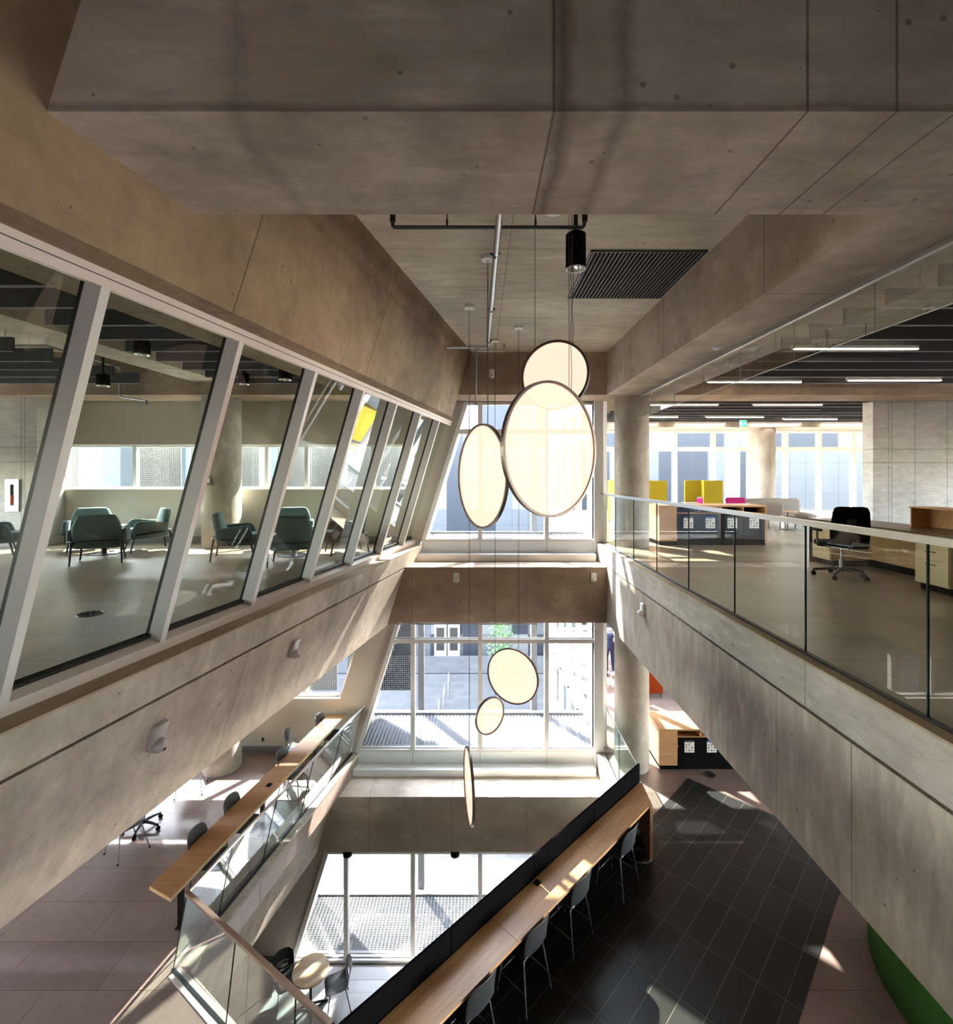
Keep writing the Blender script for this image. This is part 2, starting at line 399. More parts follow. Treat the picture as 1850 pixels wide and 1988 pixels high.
f = ms.math('ADD', ms.math('MULTIPLY', n1, .5), ms.math('MULTIPLY', b.outputs['Color'], .35))
col = ms.mix(ms.ramp(f, .2, .75), (.009,.010,.0085), (.025,.026,.0235))
col = ms.mix(ms.math('MULTIPLY', ms.ramp(n2, .5, .65), .3), col, (.035,.025,.018))
col = ms.mix(b.outputs['Fac'], col, (.15,.14,.12))
M['slate_inlay'] = ms.done(ms.bsdf(col, .42, spec=.3, bump=n1, bstr=.15, bdist=.01))
struct('floor_slate_inlay', inl, M['slate_inlay'])
# upper floor, left and right of the void
e3 = -1.50
pl = [(-12,Y0B),(xl(Y0B,e3)-.35,Y0B),(xl(10.7,e3)-.35,10.7),(-12,10.7)]
struct('floor_upper', MB().prism(pl, H(-1.845), F3), M['floor3'])
struct('floor_upper_office', MB().prism([(2.67,Y0B),(17,Y0B),(17,19.3),(2.75,19.3),(2.75,10.66),(2.67,10.66)], H(-1.83), F3), M['floor3'])
struct('ceiling', MB().box(-12, 17, Y0B, 10.97, H(2.49), H(2.9)).box(2.75,17,10.97,19.3,H(2.49),H(2.9)).box(-12,2.7,10.76,10.95,H(1.62),H(2.49)).box(2.75,2.95,10.97,19.3,H(1.8),H(2.49)), M['con_ceiling'])

# ------------------------------------------------------------------ beams
# left side
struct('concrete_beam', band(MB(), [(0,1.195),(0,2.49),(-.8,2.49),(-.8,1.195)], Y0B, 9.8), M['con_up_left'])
struct('concrete_beam', band(MB(), [(0,-1.847),(-.9,-1.847),(-.9,-2.987),(0,-2.987)], Y0B, 9.8), M['con_left'])
struct('concrete_slab_edge', band(MB(), [(0,-1.51),(-.36,-1.51),(-.36,-1.845),(-.06,-1.845),(-.06,-1.820),(0,-1.820)], Y0B, 10.66), M['con_left'])
struct('concrete_ledge', band(MB(), [(0,-1.49),(-.36,-1.49),(-.36,-1.51),(0,-1.51)], Y0B, 10.66), M['con_ledge'])
struct('concrete_beam', band(MB(), [(0,-6.447),(-.9,-6.447),(-.9,-7.56),(0,-7.56)], 5.2, 9.8), M['con_left'])
struct('concrete_slab_edge', band(MB(), [(0,-6.03),(-.12,-6.03),(-.12,-6.445),(-.05,-6.445),(-.05,-6.42),(0,-6.42)], 6.02, 10.66), M['con_left'])
# right side
struct('concrete_beam', MB().box(2.557, 3.43, Y0B, 9.8, H(1.636), H(2.49)), M['con_up_right'])
struct('concrete_beam', MB().box(2.557, 3.457, Y0B, 9.8, H(-2.933), H(-1.832)), M['con_right'])
struct('concrete_slab_edge', MB().box(2.557, 2.668, Y0B, 10.66, H(-1.806), H(-1.462)), M['con_edge'])
struct('concrete_ledge', MB().box(2.555, 2.668, Y0B, 10.66, H(-1.462), H(-1.445)), M['con_ledge'])
struct('concrete_slab_edge', MB().box(2.557, 2.72, 8.25, 10.66, H(-6.40), H(-6.0)), M['con_edge'])
# across the end of the void
struct('concrete_beam', MB().box(-12, 17, 9.8, 10.65, H(1.636), H(2.488)), M['con_end'])
struct('concrete_beam', MB().box(-12, 17, 9.8, 10.66, H(-2.933), H(-1.846)).box(XP(9.8,-1.85)+.02, 2.555, 9.8, 10.66, H(-1.85), H(-1.818)), M['con_end'])
struct('concrete_beam', MB().box(-12, 17, 9.8, 10.66, H(-7.52), H(-6.445)).box(XP(9.8,-6.42)+.02, 2.555, 9.8, 10.66, H(-6.45), H(-6.418)), M['con_end_low'])
# the deep beam crossing close overhead
struct('concrete_beam', MB().box(-3.4, 17, 2.19, 3.05, H(1.633), H(2.489)), M['con_cross'])
struct('concrete_beam', MB().box(3.43, 17, 16.2, 17.0, H(1.636), H(2.489)), M['con_up_right'])
struct('concrete_beam', MB().loft([(-5.75,4.5,H(1.9)),(-6.35,4.5,H(1.9)),(-6.35,4.5,H(2.489)),(-5.75,4.5,H(2.489))],[(-5.13,9.8,H(1.9)),(-5.73,9.8,H(1.9)),(-5.73,9.8,H(2.489)),(-5.13,9.8,H(2.489))]), M['con_up_right'])
# slanted cut seen at the front corner of the middle floor
d = Vector((1,-.65,0)).normalized(); nn = Vector((d.y,-d.x,0))
c0 = Vector((xl(6.0,hB),6.0,0)); c1 = Vector((-1.22,4.42,0))
def fline(mb, a, b, w0, w1, z0, z1):
    t = (b-a).normalized(); q = Vector((t.y,-t.x,0))
    A = [a+q*w0, b+q*w0, b+q*w1, a+q*w1]
    return mb.hexa([(p.x,p.y,z0) for p in A]+[(p.x,p.y,z1) for p in A])
struct('concrete_slab_edge', fline(MB(), c0, c1, -.004, .25, F2-.39, F2-.002), M['con_left'])
struct('trim_1', fline(MB(), c0+Vector((-.1,.05,0)), c1, .06, .17, F2, F2+.012), M['frame_p'])

# ------------------------------------------------------------------ columns
for (x,y,r,z0,z1,nm) in ((3.20,10.27,.35,F3,H(1.636),'a'),(3.20,10.27,.35,F2,H(-2.933),'b'),(-5.36,10.2,.375,F3,H(1.636),'c'),(-5.36,10.2,.375,F2,H(-2.933),'d'),(9.65,16.6,.355,F3,H(1.636),'e'),(9.65,16.6,.355,F2,H(-1.83),'f'),(-5.36,10.2,.375,F1,H(-7.52),'g'),(3.20,10.27,.35,F1,H(-7.52),'h')):
    struct('concrete_column', MB().cyl((x,y), r, z0, z1, 48), M['con_col'])

# ------------------------------------------------------------------ windows
def window(name, O, U, u0, u1, z0, z1, mull, trans, mat=None, fw=.09, fd=.14, left=None, right=None, glassmat=None, open_sash=()):
    """frame in the plane through O along U; left/right give a leaning border as u(z)"""
    mat = mat or M['frame']; U = Vector(U).normalized(); N = Vector((-U.y, U.x, 0)); O = Vector(O)
    L = left or (lambda z: u0); R_ = right or (lambda z: u1)
    def bar(mb, a, b, c, d, t=fd, off=0):    # quad in (u,z) thickened
        A = [O+U*q[0]+Vector((0,0,q[1]))-N*(t/2)+N*off for q in (a,b,c,d)]; B = [p+N*t for p in A]
        return mb.loft(A, B)
    mb = MB()
    bar(mb,(L(z0)-fw,z0),(L(z0),z0),(L(z1),z1),(L(z1)-fw,z1)); bar(mb,(R_(z0),z0),(R_(z0)+fw,z0),(R_(z1)+fw,z1),(R_(z1),z1))
    zs = [z0]+list(trans)+[z1]
    for i,z in enumerate(zs):
        a,b = (z-fw*.5, z+fw*.5) if 0<i<len(zs)-1 else ((z, z+fw*.6) if i==0 else (z-fw*.6,z))
        bar(mb,(L(a)-.01,a),(R_(a)+.01,a),(R_(b)+.01,b),(L(b)-.01,b), fd*.96)
    for u in mull:
        za, zb = z0, z1
        if left: # clip under the leaning border
            if u < L(z0): continue
            if u < L(z1):
                t=(u-L(z0))/(L(z1)-L(z0)); zb=z0+(z1-z0)*t
        bar(mb,(u-fw*.5,za),(u+fw*.5,za),(u+fw*.5,zb),(u-fw*.5,zb), fd*1.1)
    o = struct(name, mb, mat)
    g = MB()
    A=[O+U*q[0]+Vector((0,0,q[1])) for q in ((L(z0),z0),(R_(z0),z0),(R_(z1),z1),(L(z1),z1))]
    g.add(A,[(0,1,2,3)])
    obj('pane', g, glassmat or M['glass'], o)
    # dark gasket lines along each bar
    k = MB()
    for z in zs[:-1]:
        zz = z+fw*.6 if z==z0 else z+fw*.5
        bar(k,(L(zz),zz),(R_(zz),zz),(R_(zz),zz+.012),(L(zz),zz+.012), .03)
    obj('gasket', k, M['base'], o)
    return o
mull = [-2.91,-1.448,.023,1.477]
LE = lambda z: XE(z-CZ)
window('window_1', (0,YW,0),(1,0,0), 0,2.50, H(-1.42),H(1.62), mull,[H(.98)], left=LE)
window('window_2', (0,YW,0),(1,0,0), 0,2.50, H(-6.02),H(-2.95), mull,[H(-3.60)], left=LE)
window('window_3', (0,YW,0),(1,0,0), 0,2.50, H(-10.62),H(-7.54), mull,[H(-8.2)], left=LE)
struct('trim_2', MB().box(2.50,2.70,YW-.12,YW+.14,0,H(1.64)), M['frame_w'])
# sills and spandrel panels under the end windows
for k,(hb,n) in enumerate(((-1.818,4),(-6.418,5))):
    a = XP(10.5,hb)+.05
    struct('sill_panel', MB().hexa([(XE(hb)-.05,10.70,H(hb)),(2.55,10.70,H(hb)),(2.55,10.73,H(hb)),(XE(hb)-.05,10.73,H(hb)),(XE(hb+.42)-.05,10.70,H(hb+.42)),(2.55,10.70,H(hb+.42)),(2.55,10.73,H(hb+.42)),(XE(hb+.42)-.05,10.73,H(hb+.42))]), M['frame_w'])
    struct('sill_box', MB().box(XE(hb)+.02-.1,2.50,10.44,10.70,H(hb),H(hb+.155)), M['frame_w'], bevel=.01)
    s = MB()
    for x in mull[(1 if k else 2):]: s.box(x-.004,x+.004,10.695,10.70,H(hb+.155),H(hb+.40))
    struct('sill_joint', s, M['base'])
# cream end walls with the long ribbon windows
RE = lambda z: -1.53+.31*((z-CZ)) if z>F3 else (-1.53+.31*(z-CZ))
def quadwall(mb, a,b,c,d, y0, y1):
    A=[(p[0],y0,p[1]) for p in (a,b,c,d)]; B=[(p[0],y1,p[1]) for p in (a,b,c,d)]; return mb.loft(A,B)
for i,(fl,top,hw0,hw1) in enumerate(((F3,H(1.64),H(-.28),H(.70)),(F2,H(-2.94),H(-4.87),H(-3.87)))):
    mb = MB(); xl0=-9.15; f=fl-.4 if fl else fl
    quadwall(mb,(-12,f),(LE(f)-.09,f),(LE(hw0)-.09,hw0),(-12,hw0),YW-.02,YW+.2)
    quadwall(mb,(-12,hw1),(LE(hw1)-.09,hw1),(LE(top)-.09,top),(-12,top),YW-.02,YW+.2)
    quadwall(mb,(-12,hw0),(xl0,hw0),(xl0,hw1),(-12,hw1),YW-.02,YW+.2)
    quadwall(mb,(RE(hw0),hw0),(LE(hw0)-.09,hw0),(LE(hw1)-.09,hw1),(RE(hw1),hw1),YW-.02,YW+.2)
    struct('wall_end', mb, M['plaster'])
    window('window_%d'%(4+i), (0,YW+.13,0),(1,0,0), xl0+.05, 0, hw0, hw1, [-7.62,-6.16,-4.70,-3.82-.0,-2.35], [], M['frame_w'], fw=.08, fd=.1, right=lambda z: RE(z)-.05)
    struct('baseboard_end', MB().box(-12, XE(-1.4 if fl else 0)-.3, YW-.035, YW-.02, fl, fl+.14) if i==0 else MB().box(-12,-3.0,YW-.035,YW-.02,fl,fl+.14), M['base'])
mb = MB(); quadwall(mb,(-12,0),(LE(0)-.09,0),(LE(H(-7.5))-.09,H(-7.5)),(-12,H(-7.5)),YW-.02,YW+.2); struct('wall_end', mb, M['plaster'])
struct('baseboard_end', MB().box(-12,LE(.1)-.15,YW-.035,YW-.02,0,.14), M['base'])
# open sash frame inside the ribbon window
# right wing: far window wall and the glazed side that returns beside the end window
ms_ = [4.75,6.21,7.67,9.18,10.6,12.01,13.32,14.66,15.97]
window('window_6', (0,19.2,0),(1,0,0), 2.9,16.9, F3+.02,H(1.80), ms_,[H(1.07)], M['frame_w'], fw=.16)
window('window_7', (0,19.2,0),(1,0,0), 2.9,16.9, F2+.02,H(-2.4), ms_,[H(-3.5)], M['frame_w'], fw=.14)
ys = [12.2,13.65,15.1,16.55,18.0]
window('window_8', (2.78,10.75,0),(0,1,0), .28,8.3, F3+.02,H(1.80), [y-10.75 for y in ys],[H(.98)], M['frame_w'], fw=.12)
window('window_9', (2.78,10.75,0),(0,1,0), .28,8.3, F2+.02,H(-1.9), [y-10.75 for y in ys],[H(-3.6)], M['frame_w'], fw=.12)
window('window_10', (2.78,10.75,0),(0,1,0), .28,8.3, .02,H(-6.5), [y-10.75 for y in ys],[H(-8.2)], M['frame_w'], fw=.12)
struct('wall_parapet', MB().box(2.75,17,19.3,19.5,H(1.8),H(2.9)).box(3,17,19.3,19.5,F3-.5,F3).box(3,17,19.3,19.5,F2-.5,F2), M['frame_w'])
# outer walls beyond the picture; their openings are added to let daylight in
struct('wall_left', MB().box(-12.3,-12,Y0B,1.5,F2,H(2.9)).box(-12.3,-12,Y0B,10.95,-.3,F2+1.0).box(-12.3,-12,Y0B,10.95,F2+1.7,F3+1.0).box(-12.3,-12,Y0B,10.95,F3+1.75,H(2.9)), M['plaster'])
struct('wall_right', MB().box(17,17.3,Y0B,2.2,F3,H(2.9)).box(17,17.3,Y0B,19.5,-.3,F2+.5).box(17,17.3,Y0B,19.5,F2+2.7,F3+.7).box(17,17.3,Y0B,19.5,F3+2.35,H(2.9)), M['plaster'])
struct('wall_back', MB().box(-12.3,17.3,Y0B-.3,Y0B,-.3,F2).box(-12.3,17.3,Y0B-.3,Y0B,F2,F2+.8).box(-12.3,17.3,Y0B-.3,Y0B,F2+1.6,H(2.9)), M['plaster'])
struct('sky_blocker_right', MB().box(17.35,60,14.5,19.5,-2,17), M['plaster'])  # unseen block, added to shade the facade beyond the far windows
# cast concrete walls
struct('wall_concrete', MB().box(8.58,12.5,10.66,10.95,F3,H(1.636)).box(8.58,12.5,10.94,10.95,H(1.6),H(2.49)), M['con_wall'])
struct('wall_concrete', MB().box(-12,-9.08,10.05,10.72,F3,H(1.636)), M['con_wall'])

# ------------------------------------------------------------------ the leaning interior glazing
root = struct('window_11', MB().loft([FP(-3,1.195),FP(-3,1.10),FP(-3,1.10,.16),FP(-3,1.195,.16)],[FP(10.7,1.195),FP(10.7,1.10),FP(10.7,1.10,.16),FP(10.7,1.195,.16)]), M['frame_p'])
obj('sill_rail', MB().loft([FP(-3,-1.40),FP(-3,-1.55),FP(-3,-1.55,.16),FP(-3,-1.40,.16)],[FP(10.7,-1.40),FP(10.7,-1.55),FP(10.7,-1.55,.16),FP(10.7,-1.40,.16)]), M['frame_p'], root)
obj('gasket', MB().loft([FP(-3,-1.37,.10),FP(-3,-1.40,.10),FP(-3,-1.40,.15),FP(-3,-1.37,.15)],[FP(10.7,-1.37,.10),FP(10.7,-1.40,.10),FP(10.7,-1.40,.15),FP(10.7,-1.37,.15)]), M['gasket'], root)
obj('drip_line', MB().loft([FP(-3,1.155,-.004),FP(-3,1.150,-.004),FP(-3,1.150,.01),FP(-3,1.155,.01)],[FP(10.7,1.155,-.004),FP(10.7,1.150,-.004),FP(10.7,1.150,.01),FP(10.7,1.155,.01)]), M['gasket'], root)
W = .028
yk = [2.92+1.155*k for k in range(-5,8)]
for y in yk:
    if y>10.6: continue
    def q(a, off): return [FP(y-W,-1.40,a),FP(y+W,-1.40,a),FP(y+W,-1.40,off),FP(y-W,-1.40,off)],[FP(y-W,1.10,a),FP(y+W,1.10,a),FP(y+W,1.10,off),FP(y-W,1.10,off)]
    A,B = q(0,.125); mu = obj('mullion', MB().loft(A,B), M['frame'], root)
    A,B = q(.125,.155); obj('gasket', MB().loft(A,B), M['gasket'], mu)
ye = [-3]+yk+[10.7]
for a,b_ in zip(ye[:-1],ye[1:]):
    if b_-a<.1: continue
    obj('pane', MB().add([FP(a+W,-1.40,.14),FP(b_-W,-1.40,.14),FP(b_-W,1.10,.14),FP(a+W,1.10,.14)],[(0,1,2,3)]), M['glass_l'], root)

# smoke baffle of glass under the right beam with its steel channel
root = struct('trim_3', MB().box(3.20,3.24,-3,9.8,H(1.59),H(1.634)), M['pipe'])
js=[-3,-1.1,-.08,.94,1.96,2.97,3.98,5.0,6.03,7.05,8.07,9.1,9.9]
for a,b_ in zip(js[:-1],js[1:]):
    obj('glass_panel', MB().add([(3.22,a+.006,H(1.18)),(3.22,b_-.006,H(1.18)),(3.22,b_-.006,H(1.58)),(3.22,a+.006,H(1.58))],[(0,1,2,3)]), M['glass_r'], root)
obj('bottom_edge', MB().box(3.216,3.224,-3,9.9,H(1.174),H(1.18)), M['frame'], root)
for y in js[1:-1]: obj('hanger', MB().box(3.217,3.223,y-.003,y+.003,H(1.18),H(1.58)), M['pipe'], root)
# ------------------------------------------------------------------ glass railings
def railing(label, pts_b, pts_t, rail_mat, joints, cap=(.045,.045), shoe=True, rail_name='handrail', gm='glass_t'):
    """pts_b/pts_t: bottom and top ends (a,b) of a straight run"""
    t = thing('glass_railing', label, 'railing')
    a0,a1 = Vector(pts_b[0]),Vector(pts_b[1]); b0,b1 = Vector(pts_t[0]),Vector(pts_t[1])
    fr = [0]+joints+[1]
    q = (a1-a0).normalized(); q = Vector((q.y,-q.x,0))
    for f0,f1 in zip(fr[:-1],fr[1:]):
        L=(a1-a0).length; e=.005/L
        P=[a0.lerp(a1,f0+e),a0.lerp(a1,f1-e),b0.lerp(b1,f1-e),b0.lerp(b1,f0+e)]
        g = obj('glass_panel', MB().add(P,[(0,1,2,3)]), M[gm], t)
        k = MB().loft([P[1]-q*.007,P[1]+q*.007,P[1]+q*.007+(a1-a0).normalized()*.008,P[1]-q*.007+(a1-a0).normalized()*.008],[P[2]-q*.007,P[2]+q*.007,P[2]+q*.007+(a1-a0).normalized()*.008,P[2]-q*.007+(a1-a0).normalized()*.008])
        obj('panel_edge', k, M['glass_edge'], g)
    A=[b0-q*cap[0]/2,b0+q*cap[0]/2,b0+q*cap[0]/2+Vector((0,0,cap[1])),b0-q*cap[0]/2+Vector((0,0,cap[1]))]
    B=[b1-q*cap[0]/2,b1+q*cap[0]/2,b1+q*cap[0]/2+Vector((0,0,cap[1])),b1-q*cap[0]/2+Vector((0,0,cap[1]))]
    obj(rail_name, MB().loft(A,B), rail_mat, t)
    if shoe:
        z=Vector((0,0,.02))
        obj('base_shoe', MB().loft([a0-q*.02,a0+q*.02,a0+q*.02+z,a0-q*.02+z],[a1-q*.02,a1+q*.02,a1+q*.02+z,a1-q*.02+z]), M['gasket'], t)
    return t
L=10.7-(-3.0)
jt=[(10.7-y)/L for y in (9.57,8.45,7.35,6.23,5.11,4.0,2.91,1.8,.7,-.4,-1.5)]
railing('long clear glass railing with brushed steel cap along the upper office edge', [(2.67,10.7,F3),(2.67,-3,F3)], [(2.67,10.7,H(-.40)),(2.67,-3,H(-.40))], M['steel'], jt, gm='glass_r')
bl=Vector((-2.79+.02,10.66,F2)); br=Vector((-3.745,5.99,F2))
railing('leaning green-tinted glass railing beside the long counter on the middle left floor', [bl,br], [(-2.79+.30,10.60,H(-4.98)),(-3.48,5.83,H(-4.98))], M['steel'], [.2,.42,.64,.84], cap=(.03,.03))
fr=Vector((-1.33,4.42,F2))
railing('short glass railing with bronze cap across the near corner of the middle floor opening', [Vector((-3.745,5.99,F2)),fr], [(-3.48,5.83,H(-4.98)),(-1.33,4.42,H(-4.98))], M['steel_warm'], [.40,.8], cap=(.05,.04))
railing('short glass railing below the round column at the far right of the opening', [(2.73,10.66,F2),(2.73,8.42,F2)], [(2.73,10.66,H(-4.98)),(2.73,8.42,H(-4.98))], M['steel'], [.5], cap=(.02,.02))

# ------------------------------------------------------------------ diagonal bar, screen
D=Vector((1,1,0)).normalized(); Nn=Vector((1,-1,0)).normalized()
def dl(x,c): return Vector((x,x+c,0))
t = thing('privacy_screen','long black screen panels standing behind the diagonal wooden counter','screen',(0,5.62,F2))
inv = Matrix.Translation((0,-5.62,-F2))
xs=[-3.4,-2.34,-1.32,-.30,.71,1.73,2.75]
for a,b_ in zip(xs[:-1],xs[1:]):
    if b_ < -1.2: continue
    P0=dl(max(a,-1.25)+.004,5.62); P1=dl(b_-.004,5.62)
    A=[P0-Nn*.0,P1,P1-Nn*.025,P0-Nn*.025]
    obj('screen_panel', MB().hexa([(p.x,p.y,F2) for p in A]+[(p.x,p.y,H(-4.91)) for p in A]).xf(inv), M['screen'], t)
t = thing('counter_table','long maple plywood counter running diagonally beside the black screen','counter',(.9,6.2,F2))
inv = Matrix.Translation((-.9,-6.2,-F2))
cs=[-1.30,.15,1.40,2.71]
for a,b_ in zip(cs[:-1],cs[1:]):
    A=[dl(a+.002,5.60),dl(a+.29+.002,5.02-.0) if False else dl(a+.29,5.02),dl(b_+.29-.003,5.02) if b_<2.6 else Vector((2.69,7.72,0)),dl(b_-.003,5.60) if b_<2.6 else Vector((2.71,8.29,0))]
    A=[Vector((p.x,p.y,0)) for p in A]
    obj('worktop', MB().hexa([(p.x,p.y,H(-5.225)) for p in A]+[(p.x,p.y,H(-5.19)) for p in A]).xf(inv), M['maple_bar'], t)
A=[Vector((2.715,8.29,0)),Vector((2.69,7.70,0)),Vector((2.735,7.70,0)),Vector((2.76,8.29,0))]
obj('end_panel', MB().hexa([(p.x,p.y,F2) for p in A]+[(p.x,p.y,H(-5.19)) for p in A]).xf(inv), M['maple'], t)
for x in (-.3,.71,1.73):
    A=[dl(x-.02,5.60),dl(x+.26,5.05),dl(x+.28,5.07),dl(x,5.62)]
    obj('bracket', MB().hexa([(p.x,p.y,H(-5.34)) for p in A]+[(p.x,p.y,H(-5.226)) for p in A]).xf(inv), M['black_m'], t)
obj('cable_tray', MB().hexa([(p.x,p.y,H(-5.36)) for p in (dl(-1.1,5.56),dl(2.55,5.56),dl(2.58,5.50),dl(-1.07,5.50))]+[(p.x,p.y,H(-5.23)) for p in (dl(-1.1,5.56),dl(2.55,5.56),dl(2.58,5.50),dl(-1.07,5.50))]).xf(inv), M['black_m'], t)
tag(obj('power_outlet', MB().rbox((.742,6.25,H(-5.186)),(.09,.075,.012),.005,PI/4), M['black']), 'small black power outlet set into the diagonal maple counter','outlet')
t = thing('counter_table','long narrow maple counter on black legs along the leaning glass on the left','counter',(-3.6,8.3,F2))
inv = Matrix.Translation((3.6,-8.3,-F2))
ya,yb=6.02,10.66
A=[(.2*ya-5.38,ya+.18),(.2*ya-5.00,ya),(.2*yb-5.04,yb),(.2*yb-5.42,yb)]
obj('worktop', MB().prism(A,H(-5.215),H(-5.19)).xf(inv), M['maple'], t)
obj('ply_edge', MB().prism([(x+(0 if i in(0,3) else .002),y-(.002 if i<2 else 0)) for i,(x,y) in enumerate(A)],H(-5.235),H(-5.2155)).xf(inv), M['ply_edge'], t)
for y in (6.55,8.25,9.9):
    x=.2*y-5.2
    obj('leg', MB().box(x-.03-.1,x+.03-.1,y-.03,y+.03,F2+.02,H(-5.235)).box(x-.17,x+.17,y-.025,y+.025,F2,F2+.02).xf(inv), M['black_m'], t)
tag(obj('power_outlet', MB().rbox((-3.53,8.23,H(-5.186)),(.075,.09,.012),.005,-.2), M['black']), 'small black power outlet in the left long counter','outlet')

# ------------------------------------------------------------------ chairs
def shell_part(rows, slot=None, n=12):
    """rows: (y, z, halfwidth, side_lift(dy,dz)); grid surface"""
    mb=MB(); vs=[]; fs=[]
    for (y,z,w,ly,lz) in rows:
        for i in range(n+1):
            u=-1+2*i/n; vs.append((u*w, y+ly*abs(u)**2.2, z+lz*abs(u)**2.2))
    for j in range(len(rows)-1):
        for i in range(n):
            if slot and slot[0]<=j<slot[1] and slot[2]<=i<n-slot[2]: continue
            a=j*(n+1)+i; fs.append((a,a+1,a+n+2,a+n+1))
    return mb.add(vs,fs,True)
def make_chair(name,label,cat,sz,mat_s,mat_b,leg_mat,stool=False,slot=True,loc=(0,0,0),rz=0,group=None):
    t=thing(name,label,cat,loc,rz,group)
    seat=[(.235,sz-.035,.14,0,.0),(.225,sz-.012,.19,0,.004),(.18,sz+.002,.215,0,.012),(.06,sz-.006,.222,0,.018),(-.06,sz-.010,.225,0,.022),(-.15,sz-.002,.222,.0,.03),(-.205,sz+.035,.216,.02,.03)]
    obj('seat', shell_part(seat), mat_s, t, solid=.012, sub=1)
    hb=.36 if not stool else .39
    back=[(-.205,sz+.035,.216,.02,.03),(-.228,sz+.09,.212,.045,.0),(-.238,sz+.13,.212,.055,0),(-.246,sz+.17,.212,.06,0),(-.258,sz+hb*.62,.212,.06,0),(-.27,sz+hb*.8,.205,.055,0),(-.285,sz+hb,.19,.045,-.01),(-.29,sz+hb+.03,.13,.03,-.015)]
    obj('backrest', shell_part(back,(1,3,3) if slot else None), mat_b, t, solid=.012, sub=1)
    r=.0095
    tops=[(.16,.15),(-.16,.15),(.17,-.15),(-.17,-.15)]
    feet=[(.22,.21),(-.22,.21),(.23,-.24),(-.23,-.24)]
    for (a,b_),(c,d_) in zip(tops,feet):
        obj('leg', MB().tube([(a*.5,b_,sz-.018),(a,b_,sz-.022),(a+(c-a)*.12,b_+(d_-b_)*.12,sz-.07),(c,d_,.01)],r,8), leg_mat, t)
        l=kids(t)[-1]
        obj('foot', MB().cyl((c,d_),.013,0,.02,10), M['black'], l)
    obj('seat_frame', MB().tube([(.16,.15,sz-.022),(-.16,.15,sz-.022),(-.17,-.15,sz-.022),(.17,-.15,sz-.022),(.16,.15,sz-.022)],.008,6), leg_mat, t)
    if stool:
        z=.22; f=1-z/sz
        pts=[(tops[i][0]+(feet[i][0]-tops[i][0])*f, tops[i][1]+(feet[i][1]-tops[i][1])*f, z) for i in (2,0,1,3)]
        obj('footrest', MB().tube(pts,.008,6), leg_mat, t)
    return t
G='charcoal bar stools tucked under the diagonal counter'
fz=PI/4  # facing (-1,1)
sp=[(2.04,7.26),(1.17,6.43),(.52,5.775),(-.12,5.13)]
labs=['grey bar stool beside the counter end panel, farthest up the diagonal counter','grey bar stool second from the counter end panel at the sunlit counter patch','grey bar stool third along the diagonal counter, lower middle of the picture','grey bar stool nearest the camera, cut by the bottom edge of the picture']
st=make_chair('bar_stool',labs[0],'stool',.57,M['plastic'],M['shell_g'],M['chrome'],True,False,(sp[0][0],sp[0][1],F2),fz,G)
for (x,y),lb in zip(sp[1:],labs[1:]): copy_tree(st,(x,y,F2),fz,lb,G)
G='black slotted stools along the left counter'
sl=[(6.98,'black stool nearest the bare end of the left counter'),(7.68,'black stool second from the near end of the left counter'),(9.0,'black stool at the left counter below the white column base'),(9.75,'black stool pulled slightly back from the left counter near its far end'),(10.32,'black stool at the far wall end of the left counter')]
st=None
for i,(y,lb) in enumerate(sl):
    x=.2*y-5.48+.27-(.32 if i==3 else 0)
    if st is None: st=make_chair('bar_stool',lb,'stool',.60,M['plastic'],M['plastic'],M['black_m'],True,True,(x,y,F2),-PI/2-.1,G)
    else: copy_tree(st,(x,y,F2),-PI/2-.1+(.2 if i==3 else 0),lb,G)
# cafe table and chairs on the ground floor
ch=make_chair('chair','black moulded chair left of the round cafe table, its slotted back in view','chair',.44,M['plastic'],M['plastic'],M['black_m'],False,True,(-3.93,9.94,0),-2.55,None)
copy_tree(ch,(-2.86,9.86,0),1.95,'black moulded chair right of the round cafe table, seen from its side')
# rotation_z so that local +Y points to facing
t=thing('cafe_table','round striped maple cafe table on a black cross base by the ground floor window','table',(-3.38,9.83,0))
obj('tabletop', MB().cyl((0,0),.355,.715,.74,64), M['maple_l'], t, bevel=.004)
s=MB(); 
for (a,b_) in ((-.10,.02),(.22,.30)):
    pts=[(a,-math.sqrt(.352**2-a*a)),(b_,-math.sqrt(.352**2-b_*b_)),(b_,math.sqrt(.352**2-b_*b_)),(a,math.sqrt(.352**2-a*a))]
    s.prism(pts,.7395,.7412)
s.xf(Matrix.Rotation(-.9,4,'Z')); obj('pale_stripe', s, M['maple_w'], t)
obj('pedestal', MB().cyl((0,0),.03,.03,.715,20).cyl((0,0),.12,.70,.716,24), M['black_m'], t)
for k in range(4):
    a=k*PI/2+.35; obj('foot', MB().tube([(0,0,.06),(.15*math.cos(a),.15*math.sin(a),.05),(.33*math.cos(a),.33*math.sin(a),.018)],[.028,.022,.015],8), M['black_m'], t)
tag(obj('floor_box', MB().rbox((-3.16,9.86,.004),(.11,.20,.012),.004,-.2), M['plastic']), 'black floor outlet box beside the cafe table base','outlet')
